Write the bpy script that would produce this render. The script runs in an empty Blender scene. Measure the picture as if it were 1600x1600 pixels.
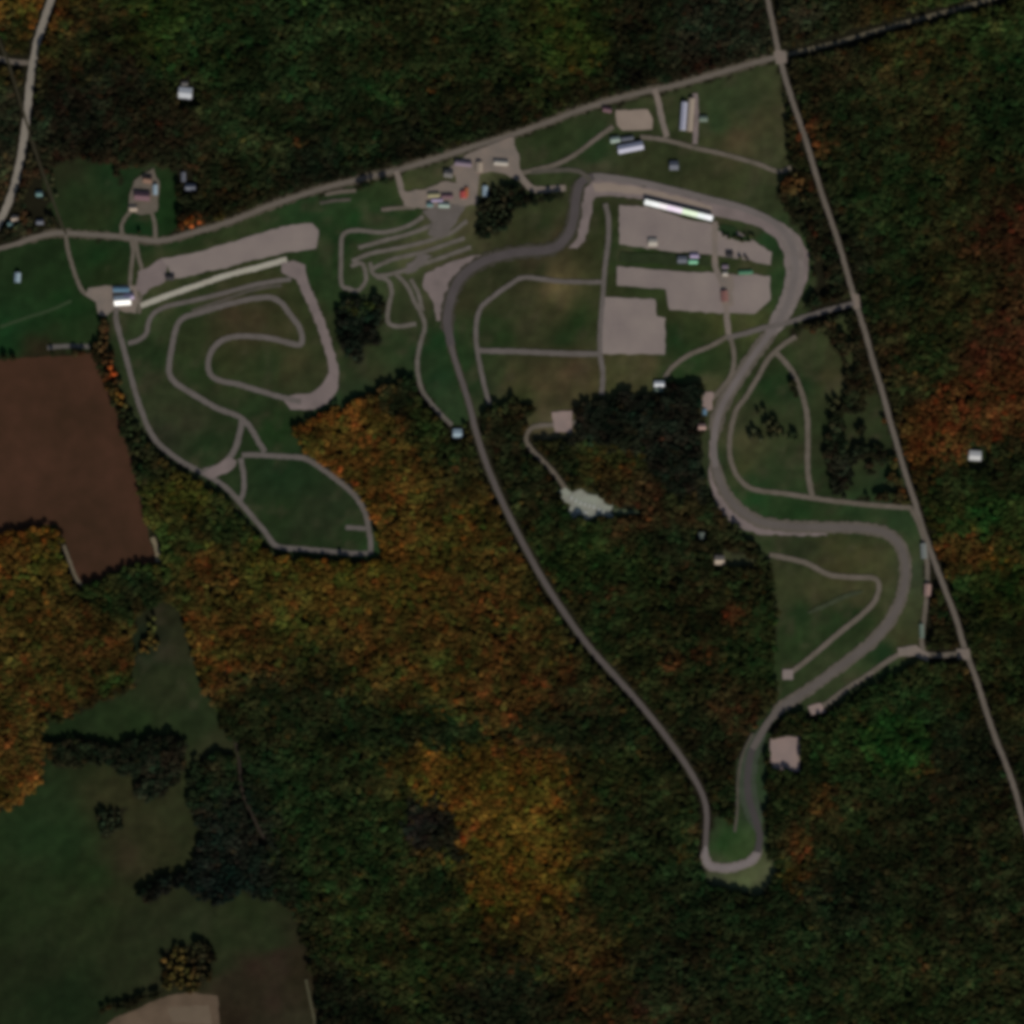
import bpy, math, random
import numpy as np
from mathutils import Vector
from mathutils.geometry import tessellate_polygon

random.seed(7)
rng = np.random.default_rng(11)
SC = bpy.context.scene
COL = SC.collection
R = math.radians

# ------------------------------------------------------------------ camera, sky, sun, exposure
S = 1.35                                    # metres on the ground per map unit (map: 0..1600, y down)
CAM_H = 6000.0
cam_d = bpy.data.cameras.new("camera")
cam = bpy.data.objects.new("camera", cam_d)
COL.objects.link(cam)
cam.location = (0, 0, CAM_H)
cam.rotation_euler = (0, 0, 0)
cam_d.sensor_width = 36
cam_d.lens = 36 * CAM_H / (1600 * S)
cam_d.clip_start = 50
cam_d.clip_end = 40000
SC.camera = cam

SUN_EL, SUN_AZ = 31.0, 163.0                # degrees; azimuth clockwise from north (+y)
world = bpy.data.worlds.new("World")
SC.world = world
world.use_nodes = True
wn = world.node_tree
bg = wn.nodes["Background"]
sky = wn.nodes.new("ShaderNodeTexSky")
sky.sky_type = 'NISHITA'
sky.sun_disc = False
sky.sun_elevation = R(SUN_EL)
sky.sun_rotation = R(SUN_AZ)
wn.links.new(sky.outputs[0], bg.inputs[0])
bg.inputs[1].default_value = 0.05
sun_d = bpy.data.lights.new("sun", 'SUN')
sun_d.energy = 3.0
sun_d.angle = R(0.5)
sun_d.color = (1.0, 0.94, 0.86)
sun = bpy.data.objects.new("sun", sun_d)
COL.objects.link(sun)
to_sun = Vector((math.sin(R(SUN_AZ)) * math.cos(R(SUN_EL)), math.cos(R(SUN_AZ)) * math.cos(R(SUN_EL)), math.sin(R(SUN_EL))))
sun.rotation_euler = (-to_sun).to_track_quat('-Z', 'Y').to_euler()
SC.view_settings.view_transform = 'Standard'
SC.view_settings.look = 'None'
SC.view_settings.exposure = 0.0
SC.view_settings.gamma = 1.0
SC.cycles.filter_width = 4.8                # soft sensor response of a high-flying camera

# ------------------------------------------------------------------ helpers
def X(x): return (x - 800.0) * S
def Y(y): return (800.0 - y) * S
def W(x, y, z=0.0): return Vector((X(x), Y(y), z))

def lin(c):
    c = np.asarray(c, float) / 255.0
    return np.where(c <= 0.04045, c / 12.92, ((c + 0.055) / 1.055) ** 2.4)

KG = np.array([0.63, 0.60, 0.57])           # light that a flat surface sends back per unit of colour
KF = np.array([0.475, 0.455, 0.45])           # the same for a tree crown
def alb(c): return np.clip(lin(c) / KG, 0.002, 0.9)
def albf(c): return np.clip(lin(c) / KF, 0.002, 0.9)

def mat(name, col, var=0.25, scale=0.08, rough=0.95, fine=0.6, metallic=0.0, spec=0.1, tint=None):
    """plain material broken up by two sizes of noise; tint: second colour it drifts to"""
    m = bpy.data.materials.new(name)
    m.use_nodes = True
    nt = m.node_tree
    b = nt.nodes["Principled BSDF"]
    b.inputs["Roughness"].default_value = rough
    b.inputs["Metallic"].default_value = metallic
    b.inputs["Specular IOR Level"].default_value = spec
    tc = nt.nodes.new("ShaderNodeTexCoord")
    outs = []
    for sc_, det in ((scale, 4), (fine, 3)):
        n = nt.nodes.new("ShaderNodeTexNoise")
        n.inputs["Scale"].default_value = sc_
        n.inputs["Detail"].default_value = det
        nt.links.new(tc.outputs["Object"], n.inputs["Vector"])
        outs.append(n.outputs["Fac"])
    mix = nt.nodes.new("ShaderNodeMix"); mix.data_type = 'FLOAT'
    mix.inputs[0].default_value = 0.35
    nt.links.new(outs[0], mix.inputs[2]); nt.links.new(outs[1], mix.inputs[3])
    mr = nt.nodes.new("ShaderNodeMapRange")
    mr.inputs[1].default_value = 0.3; mr.inputs[2].default_value = 0.7
    nt.links.new(mix.outputs[0], mr.inputs[0])
    ramp = nt.nodes.new("ShaderNodeMix"); ramp.data_type = 'RGBA'
    c = np.asarray(col, float)
    t = np.asarray(tint if tint is not None else col, float)
    ramp.inputs[6].default_value = (*np.clip(c * (1 - var), 0, 0.92), 1)
    ramp.inputs[7].default_value = (*np.clip(t * (1 + var), 0, 0.92), 1)
    nt.links.new(mr.outputs[0], ramp.inputs[0])
    nt.links.new(ramp.outputs[2], b.inputs["Base Color"])
    return m

def mat_attr(name, use_obj=False, noise=None):
    """colour read from the mesh's own 'tint' (species, dryness, painted shadow streaks in the forest), optionally times the object's colour"""
    m = bpy.data.materials.new(name)
    m.use_nodes = True
    nt = m.node_tree
    b = nt.nodes["Principled BSDF"]
    b.inputs["Roughness"].default_value = 0.95
    b.inputs["Specular IOR Level"].default_value = 0.05
    a = nt.nodes.new("ShaderNodeAttribute"); a.attribute_name = "tint"
    out = a.outputs["Color"]
    if use_obj:
        oi = nt.nodes.new("ShaderNodeObjectInfo")
        mx = nt.nodes.new("ShaderNodeMix"); mx.data_type = 'RGBA'; mx.blend_type = 'MULTIPLY'
        mx.inputs[0].default_value = 1.0
        nt.links.new(out, mx.inputs[6]); nt.links.new(oi.outputs["Color"], mx.inputs[7])
        out = mx.outputs[2]
    if noise:
        tc = nt.nodes.new("ShaderNodeTexCoord")
        prev = None
        for sc_, lo, hi in noise:
            n = nt.nodes.new("ShaderNodeTexNoise")
            n.inputs["Scale"].default_value = sc_; n.inputs["Detail"].default_value = 3
            nt.links.new(tc.outputs["Object"], n.inputs["Vector"])
            mr = nt.nodes.new("ShaderNodeMapRange")
            mr.inputs[1].default_value = 0.3; mr.inputs[2].default_value = 0.7
            mr.inputs[3].default_value = lo; mr.inputs[4].default_value = hi
            nt.links.new(n.outputs["Fac"], mr.inputs[0])
            mx = nt.nodes.new("ShaderNodeMix"); mx.data_type = 'RGBA'; mx.blend_type = 'MULTIPLY'
            mx.inputs[0].default_value = 1.0
            nt.links.new(out, mx.inputs[6]); nt.links.new(mr.outputs[0], mx.inputs[7])
            out = mx.outputs[2]
    nt.links.new(out, b.inputs["Base Color"])
    return m

def link(name, me, m=None, parent=None):
    o = bpy.data.objects.new(name, me)
    COL.objects.link(o)
    if m is not None and me is not None: me.materials.append(m)
    if parent is not None: o.parent = parent
    return o

def pymesh(name, verts, faces):
    me = bpy.data.meshes.new(name)
    me.from_pydata([tuple(v) for v in verts], [], faces)
    me.update()
    return me

def structure(o, label=None):
    o["kind"] = "structure"
    if label: o["label"] = label
    return o

def pip(px, py, poly):
    """points in polygon"""
    inside = np.zeros(px.shape, bool)
    n = len(poly)
    for i in range(n):
        x1, y1 = poly[i]; x2, y2 = poly[(i + 1) % n]
        if y1 == y2: continue
        c = ((y1 > py) != (y2 > py)) & (px < (x2 - x1) * (py - y1) / (y2 - y1) + x1)
        inside ^= c
    return inside

def dline(px, py, pts):
    d = np.full(px.shape, 1e9)
    for (x1, y1), (x2, y2) in zip(pts[:-1], pts[1:]):
        vx, vy = x2 - x1, y2 - y1
        L = vx * vx + vy * vy + 1e-9
        t = np.clip(((px - x1) * vx + (py - y1) * vy) / L, 0, 1)
        d = np.minimum(d, np.hypot(px - x1 - t * vx, py - y1 - t * vy))
    return d

def idw(px, py, samples, power=3.0, soft=14.0):
    acc = np.zeros((len(px), 3)); ws = np.zeros(len(px))
    for x, y, c in samples:
        w = 1.0 / (np.hypot(px - x, py - y) + soft) ** power
        acc += w[:, None] * lin(c)[None]; ws += w
    return acc / ws[:, None]

def forest_colour(px, py):
    c = idw(px, py, FOREST_SAMPLES, 5.0, 14.0)
    for poly, k, w in STANDS:
        m = pip(px, py, poly)
        c[m] = c[m] * (1 - w) + lin(k)[None] * w
    for x, y, r, k in FOREST_SPOTS:
        w = np.exp(-(((px - x) ** 2 + (py - y) ** 2) / (r * r)) ** 1.5)[:, None]
        c = c * (1 - w) + lin(k)[None] * w
    return c

def vnoise(px, py, cell, seed):
    """smooth value noise, -1..1"""
    g = np.random.default_rng(seed).uniform(-1, 1, (400, 400))
    u = px / cell + 150; v = py / cell + 150
    i = np.floor(u).astype(int) % 399; j = np.floor(v).astype(int) % 399
    f = u - np.floor(u); h = v - np.floor(v)
    f = f * f * (3 - 2 * f); h = h * h * (3 - 2 * h)
    return (g[i, j] * (1 - f) + g[i + 1, j] * f) * (1 - h) + (g[i, j + 1] * (1 - f) + g[i + 1, j + 1] * f) * h

def smooth(pts, step=4.0, closed=False):
    """Catmull-Rom through the points, resampled"""
    P = [np.array(p, float) for p in pts]
    n = len(P)
    out = []
    segs = n if closed else n - 1
    for i in range(segs):
        p1, p2 = P[i % n], P[(i + 1) % n]
        p0 = P[(i - 1) % n] if (closed or i > 0) else 2 * p1 - p2
        p3 = P[(i + 2) % n] if (closed or i + 2 < n) else 2 * p2 - p1
        k = max(1, int(np.linalg.norm(p2 - p1) / step))
        # centripetal-like damping keeps sharp corners from overshooting
        m1 = (p2 - p0) * 0.5; m2 = (p3 - p1) * 0.5
        L = np.linalg.norm(p2 - p1)
        for m_ in (m1, m2):
            l = np.linalg.norm(m_)
            if l > L: m_ *= L / l
        for j in range(k):
            t = j / k
            out.append((2*t**3-3*t*t+1)*p1 + (t**3-2*t*t+t)*m1 + (-2*t**3+3*t*t)*p2 + (t**3-t*t)*m2)
    if not closed: out.append(P[-1])
    return out

ZC = [0.06]
def next_z():
    ZC[0] += 0.012
    return ZC[0]

ROADS = []        # (points, half width): trees keep off
def ribbon(name, pts, w, m, label=None, closed=False, jit=0.12, clear=None, z=None, taper=0):
    sp = smooth(pts, 4.0, closed)
    ROADS.append(([tuple(p) for p in sp] + ([tuple(sp[0])] if closed else []), w / 2 + (2.5 if clear is None else clear)))
    n = len(sp)
    z = next_z() if z is None else z
    verts, faces = [], []
    for i in range(n):
        a = sp[(i - 1) % n] if (closed or i > 0) else sp[i]
        b = sp[(i + 1) % n] if (closed or i < n - 1) else sp[i]
        t = b - a; t /= (np.linalg.norm(t) + 1e-9)
        nn = np.array([t[1], -t[0]])
        k_ = min(1.0, (min(i, n - 1 - i) + 1.5) / taper) if taper else 1.0
        for s in (1, -1):
            q = sp[i] + nn * s * w * k_ * 0.5 * (1 + rng.uniform(-jit, jit))
            verts.append(W(q[0], q[1], z))
    for i in range(n if closed else n - 1):
        a, b = 2 * i, 2 * ((i + 1) % n)
        faces.append((a, a + 1, b + 1, b))
    # side faces so that the surfacing has an edge down to the ground
    me = pymesh(name, verts, faces)
    o = link(name, me, m)
    # normals up
    if me.polygons and me.polygons[0].normal.z < 0: me.flip_normals()
    return structure(o, label)

def rough_edge(poly, step=7.0, jit=1.3):
    out = []
    n = len(poly)
    for i in range(n):
        a = np.array(poly[i], float); b = np.array(poly[(i + 1) % n], float)
        k = max(1, int(np.linalg.norm(b - a) / step))
        t = (b - a) / (np.linalg.norm(b - a) + 1e-9)
        nn = np.array([t[1], -t[0]])
        for j in range(k):
            q = a + (b - a) * j / k
            out.append(tuple(q + nn * rng.normal(0, jit * 0.6) * (j > 0)))
    return out

PADS = []
def sheet(name, poly, m, label=None, jit=1.3, keep_off=True):
    q = rough_edge(poly, jit=jit)
    z = next_z()
    v = [W(x, y, z) for x, y in q]
    tris = tessellate_polygon([v])
    me = pymesh(name, v, [tuple(t) for t in tris])
    o = link(name, me, m)
    if sum(p.normal.z for p in me.polygons) < 0: me.flip_normals()
    for p in me.polygons:
        if p.normal.z < 0: p.flip()
    if keep_off: PADS.append(poly)
    return structure(o, label)

# ------------------------------------------------------------------ land cover
FIELD_PLOUGH = [(-220,565),(0,562),(70,557),(146,553),(158,585),(180,640),(196,690),(214,755),(232,835),(246,880),(200,884),(160,908),(122,918),(104,850),(88,820),(40,828),(-220,860)]
OPEN = [
 FIELD_PLOUGH,
 # fields in the upper left
 [(-220,395),(-20,392),(60,370),(100,367),(112,405),(124,445),(148,470),(160,500),(150,545),(60,556),(-220,562)],
 [(104,368),(190,373),(202,380),(204,445),(140,450),(122,430)],
 [(70,262),(120,245),(178,258),(190,300),(188,366),(96,363),(82,320)],
 [(188,262),(235,252),(275,270),(282,345),(262,376),(188,372)],
 # big pasture and its arms, lower left
 [(-220,1290),(0,1266),(55,1240),(70,1190),(66,1140),(130,1105),(205,1078),(208,1030),(215,960),(260,938),(285,960),(300,1010),(318,1075),(345,1120),(368,1180),(385,1260),(410,1280),(414,1330),(380,1380),(400,1405),(440,1412),(462,1440),(478,1480),(492,1540),(500,1700),(-220,1780)],
 # motor sport grounds, west
 [(95,372),(200,376),(260,378),(420,326),(600,282),(700,248),(765,222),(800,216),(800,250),(815,290),(760,288),(745,330),(750,370),(740,410),(700,500),(735,640),(720,672),(690,650),(660,600),(600,602),(545,632),(452,668),(484,714),(562,775),(592,840),(596,876),(425,868),(372,798),(310,750),(246,710),(210,655),(188,590),(172,530),(165,500),(135,465),(115,420)],
 # motor sport grounds, middle
 [(800,216),(940,172),(1060,140),(1213,95),(1230,180),(1234,262),(1218,300),(1235,340),(1268,385),(1272,445),(1254,500),(1222,532),(1160,600),(1125,630),(1095,606),(1050,600),(1036,612),(985,614),(945,624),(900,632),(890,652),(830,640),(800,620),(770,640),(742,650),(735,640),(700,500),(690,450),(720,405),(800,382),(880,378),(905,330),(915,290),(830,290),(800,250)],
 # motor sport grounds, east and south
 [(1222,528),(1290,512),(1310,560),(1326,606),(1300,640),(1290,700),(1300,775),(1420,788),(1442,835),(1448,900),(1440,1000),(1440,1032),(1350,1078),(1272,1120),(1232,1112),(1204,1140),(1196,1215),(1196,1270),(1200,1345),(1218,1362),(1190,1402),(1110,1382),(1094,1350),(1120,1275),(1146,1290),(1150,1200),(1178,1140),(1215,1100),(1206,1060),(1210,960),(1204,880),(1150,826),(1118,800),(1096,740),(1098,650),(1130,600)],
 [(800,304),(830,290),(915,290),(905,335),(882,382),(800,386),(748,396),(746,372),(790,360)],
 [(818,648),(900,640),(898,690),(850,690),(836,690)],
 [(872,762),(915,760),(960,790),(985,800),(925,815),(885,800)],
 [(945,790),(1000,795),(998,808),(940,810)],
 [(1105,858),(1140,862),(1180,868),(1172,888),(1110,890)],
 [(1275,565),(1310,560),(1316,610),(1280,620)],
 [(272,132),(308,132),(310,166),(274,166)],
 [(1505,696),(1545,698),(1545,732),(1508,730)],
]
WOOD = [
 # wooded patches inside the open ground
 [(748,302),(772,288),(796,298),(840,307),(880,300),(882,305),(840,316),(804,320),(794,350),(780,372),(758,366)],
 [(528,482),(544,464),(570,472),(592,466),(602,490),(586,514),(598,538),(572,546),(556,568),(540,548),(526,522)],
 [(560,640),(600,606),(650,590),(680,650),(640,700),(560,690)],
 [(1250,600),(1242,575),(1232,590),(1240,630)],
 # coppice in the big pasture
 [(70,1168),(110,1152),(150,1160),(170,1170),(200,1160),(262,1148),(292,1165),(290,1200),(262,1240),(232,1258),(205,1240),(225,1215),(190,1210),(165,1190),(120,1195),(80,1195)],
 [(152,1275),(170,1262),(196,1262),(188,1290),(172,1310),(156,1305)],
 [(300,1200),(330,1180),(365,1182),(400,1230),(415,1290),(410,1340),(440,1385),(430,1410),(385,1390),(350,1410),(320,1410),(285,1382),(230,1408),(215,1398),(235,1378),(300,1360),(305,1330),(318,1300),(292,1260)],
 [(258,1482),(330,1476),(332,1520),(300,1548),(262,1540)],
 [(160,1580),(200,1560),(260,1545),(255,1552),(200,1575)],
]
LOOSE = [             # open woodland: grass below, trees in clumps (outline, share of ground without trees)
 [(1316,486),(1345,555),(1372,620),(1392,690),(1412,760),(1360,780),(1306,772),(1296,740),(1320,690),(1312,640),(1290,618),(1326,600),(1310,540),(1300,515)],
 [(1272,395),(1320,430),(1338,476),(1300,500),(1262,490),(1274,440)],
]
FOREST_SAMPLES = [
 (150,60,(30,28,12)),(40,15,(66,48,16)),(300,60,(25,35,14)),(250,40,(32,42,14)),(450,60,(24,35,15)),(600,60,(26,30,12)),(750,80,(26,34,14)),(890,70,(36,42,13)),
 (1000,60,(22,25,12)),(1100,50,(24,26,16)),(1170,40,(24,26,16)),(20,60,(34,34,14)),(18,200,(26,30,18)),(120,180,(19,19,11)),(250,220,(25,23,12)),(180,130,(22,22,12)),
 (400,200,(26,33,15)),(550,200,(22,28,12)),(350,300,(26,26,12)),(700,200,(21,24,10)),(650,240,(16,19,9)),(850,130,(27,32,12)),(500,270,(15,18,9)),(780,190,(20,20,9)),
 (900,180,(24,22,10)),(1000,140,(17,20,10)),(1100,120,(24,20,12)),(1300,60,(28,28,14)),(1300,110,(28,28,13)),(1400,60,(38,34,14)),(1500,30,(30,36,14)),(1350,200,(25,30,13)),
 (1450,175,(32,31,13)),(1550,200,(23,32,13)),(1400,300,(22,31,12)),(1500,300,(29,31,13)),(1570,370,(44,28,14)),(1400,450,(23,28,11)),(1500,460,(34,32,13)),(1580,560,(54,30,16)),
 (1450,560,(28,35,14)),(1540,640,(50,30,14)),(1410,640,(34,32,15)),(1450,680,(66,44,16)),(1560,700,(28,32,14)),(1500,760,(26,32,13)),(1500,800,(34,40,14)),(1500,870,(58,42,16)),
 (1570,930,(34,42,14)),(1500,920,(24,38,14)),(1580,1000,(28,30,12)),(1540,1060,(30,32,13)),(1480,970,(27,29,13)),(1500,1180,(22,25,12)),(1400,1120,(26,38,16)),(1340,1150,(28,36,14)),
 (1320,1280,(30,33,14)),(1400,1320,(24,28,12)),(1500,1400,(28,30,14)),(1560,1540,(30,34,15)),(1400,1500,(29,35,15)),(1250,1500,(28,35,16)),(1320,1400,(22,28,14)),(1560,1300,(26,28,12)),
 (1300,1060,(26,36,16)),(1100,960,(28,29,12)),(1000,900,(26,32,12)),(1050,1060,(28,30,12)),(900,860,(32,42,16)),(1050,860,(24,30,14)),(960,960,(28,34,14)),(1100,1150,(24,27,12)),
 (1000,1150,(27,31,13)),(950,1200,(30,34,13)),(1000,1300,(28,33,14)),(950,1400,(27,34,14)),(900,1470,(54,40,16)),(820,1540,(22,25,12)),(1050,1500,(26,29,14)),(1080,1420,(20,28,12)),
 (1160,1450,(22,28,12)),(1150,1100,(36,30,14)),(1180,1040,(26,33,13)),(560,690,(78,52,17)),(600,670,(66,48,16)),(640,760,(76,54,18)),(700,830,(72,52,16)),(620,900,(74,56,16)),
 (500,900,(68,56,16)),(420,900,(56,50,16)),(450,960,(58,50,16)),(600,1000,(60,46,16)),(700,1050,(58,46,16)),(780,1080,(70,44,18)),(480,1050,(38,36,14)),(560,1130,(34,35,14)),
 (380,1000,(62,44,16)),(340,1000,(66,46,16)),(330,890,(64,46,18)),(60,880,(66,54,16)),(60,980,(64,46,16)),(150,1000,(58,42,16)),(60,1080,(50,42,14)),(30,1150,(56,38,14)),
 (40,1225,(66,46,16)),(220,920,(24,32,14)),(150,940,(28,36,14)),(30,860,(70,48,16)),(780,1230,(74,58,18)),(800,1320,(80,60,18)),(830,1380,(74,52,16)),(740,1280,(70,48,18)),
 (660,1195,(60,46,16)),(500,1180,(28,34,14)),(480,1260,(24,34,14)),(560,1320,(30,40,16)),(560,1480,(30,36,14)),(520,1560,(18,22,11)),(480,1520,(26,26,12)),(700,1500,(30,36,14)),
 (760,1560,(24,27,14)),(850,1450,(46,38,14)),(420,1100,(30,30,13)),(640,1150,(28,34,14)),(700,1130,(24,34,14)),(820,1170,(60,44,16)),(760,900,(60,44,16)),(900,1120,(34,32,14)),
 (620,620,(22,26,12)),(650,660,(32,36,14)),(700,700,(28,34,14)),(700,760,(40,36,16)),(790,690,(28,28,14)),(850,740,(26,30,14)),(850,700,(30,32,14)),(1000,640,(17,19,14)),
 (930,650,(18,21,13)),(1060,640,(19,21,14)),(960,710,(36,36,14)),(1050,700,(23,23,15)),(1080,740,(22,24,14)),(1060,790,(36,34,16)),(1000,790,(44,32,16)),(880,830,(26,34,14)),
 (280,780,(52,50,16)),(300,830,(38,40,16)),(250,800,(44,44,16)),(340,820,(32,38,16)),(260,870,(34,44,16)),(1200,700,(28,31,18)),(1205,655,(26,26,14)),(1180,690,(24,26,16)),
 (1230,720,(28,34,16)),(1340,560,(26,26,14)),(1345,680,(24,27,16)),(1320,750,(20,22,14)),(1300,430,(20,23,12)),(1280,400,(26,26,14)),(1380,560,(36,30,14)),(770,310,(18,20,11)),
 (830,310,(15,18,9)),(780,350,(17,20,11)),(560,520,(17,21,14)),(100,1175,(22,25,14)),(200,1180,(20,24,14)),(250,1180,(28,28,18)),(240,1220,(26,28,18)),(170,1285,(20,24,14)),
 (340,1220,(22,28,14)),(370,1260,(18,22,14)),(360,1320,(22,25,18)),(340,1380,(14,22,17)),(300,1370,(14,18,13)),(390,1200,(24,34,16)),(285,1510,(44,36,14)),(310,1500,(24,22,12)),
 (220,1560,(20,22,10)),(160,530,(40,28,14)),(200,680,(24,28,14)),(215,720,(24,26,12)),(300,330,(24,24,12)),(70,340,(30,30,18)),(20,420,(26,22,14)),(30,300,(40,34,20)),
 (140,520,(22,28,14)),
]
STANDS = [            # larger stands with an edge of their own: outline, colour, strength
 ([(640,1185),(700,1165),(800,1178),(862,1208),(900,1250),(880,1290),(892,1340),(872,1410),(800,1424),(738,1412),(722,1345),(732,1300),(702,1268),(640,1240)], (72,55,17), .75),
 ([(455,676),(540,655),(600,656),(680,720),(740,772),(782,832),(832,922),(856,985),(866,1045),(832,1102),(770,1122),(700,1112),(620,1100),(560,1060),(520,1010),(470,1000),(400,1045),(330,1012),(296,980),(318,900),(420,886),(598,884),(604,830),(572,770),(500,714)], (53,44,16), .55),
 ([(-220,845),(80,834),(108,880),(124,922),(196,985),(188,1030),(130,1092),(70,1130),(58,1232),(0,1262),(-220,1282)], (53,43,16), .55),
 ([(600,1122),(700,1124),(780,1134),(850,1112),(960,1100),(1000,1160),(900,1182),(800,1166),(700,1160),(620,1172),(500,1150),(420,1112),(480,1066),(560,1084)], (23,29,13), .75),
 ([(420,1180),(600,1180),(640,1240),(700,1270),(722,1345),(738,1412),(640,1425),(500,1400),(440,1340)], (26,35,15), .6),
 ([(625,1242),(700,1252),(720,1300),(716,1340),(680,1330),(634,1292)], (19,22,16), .8),
 ([(330,1040),(420,1060),(470,1130),(450,1180),(370,1160),(345,1110)], (26,32,14), .5),
 ([(896,645),(945,626),(1040,612),(1095,612),(1098,700),(1092,784),(1040,772),(1012,710),(930,696),(896,684)], (19,21,14), .8),
 ([(1392,735),(1396,660),(1440,615),(1500,585),(1600,520),(1760,470),(1760,650),(1600,676),(1520,704),(1478,722),(1440,734)], (62,38,16), .75),
 ([(1480,560),(1540,500),(1620,470),(1760,440),(1760,520),(1600,560),(1520,600)], (46,29,15), .5),
 ([(1465,795),(1520,770),(1620,760),(1700,780),(1640,830),(1540,836),(1480,840)], (27,44,16), .5),
 ([(1330,1140),(1380,1110),(1440,1130),(1460,1180),(1420,1208),(1372,1205),(1340,1180)], (28,50,17), .65),
]
FOREST_SPOTS = [      # x, y, radius, colour: small stands that stick out
 (100,12,26,(58,38,14)),(600,150,26,(24,40,16)),(460,215,12,(62,36,16)),(680,135,12,(54,36,14)),(1260,30,24,(42,36,24)),(1580,100,34,(19,36,14)),(1268,225,24,(78,42,20)),(1250,190,16,(50,32,14)),
 (1480,230,24,(44,34,14)),(1425,705,18,(70,46,18)),(1545,795,24,(26,48,17)),(1545,872,16,(74,52,16)),(1455,910,14,(50,36,16)),(1410,1190,22,(26,50,17)),(1440,1195,14,(56,44,18)),(1282,1245,22,(62,44,18)),
 (1250,1320,24,(58,38,16)),(1440,1520,18,(44,36,16)),(1245,1370,22,(58,42,14)),(1155,960,16,(60,34,16)),(1100,1005,14,(54,30,14)),(950,930,14,(48,30,14)),(1050,1035,16,(58,34,16)),(1000,1570,22,(44,30,18)),
 (1062,1330,7,(60,44,16)),(900,1250,26,(44,38,14)),(170,1060,22,(34,48,18)),(660,1290,30,(22,23,18)),(680,1380,30,(24,36,16)),(860,1050,28,(54,36,14)),(620,665,16,(56,46,18)),(730,800,22,(64,48,16)),
 (975,740,20,(48,37,15)),(930,730,24,(40,36,14)),(330,855,22,(62,52,18)),(1240,290,20,(56,38,18)),(560,480,14,(40,44,18)),(178,580,14,(96,42,16)),(188,620,14,(66,46,16)),(300,355,16,(110,58,26)),
 (350,345,14,(56,44,16)),
]
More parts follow.
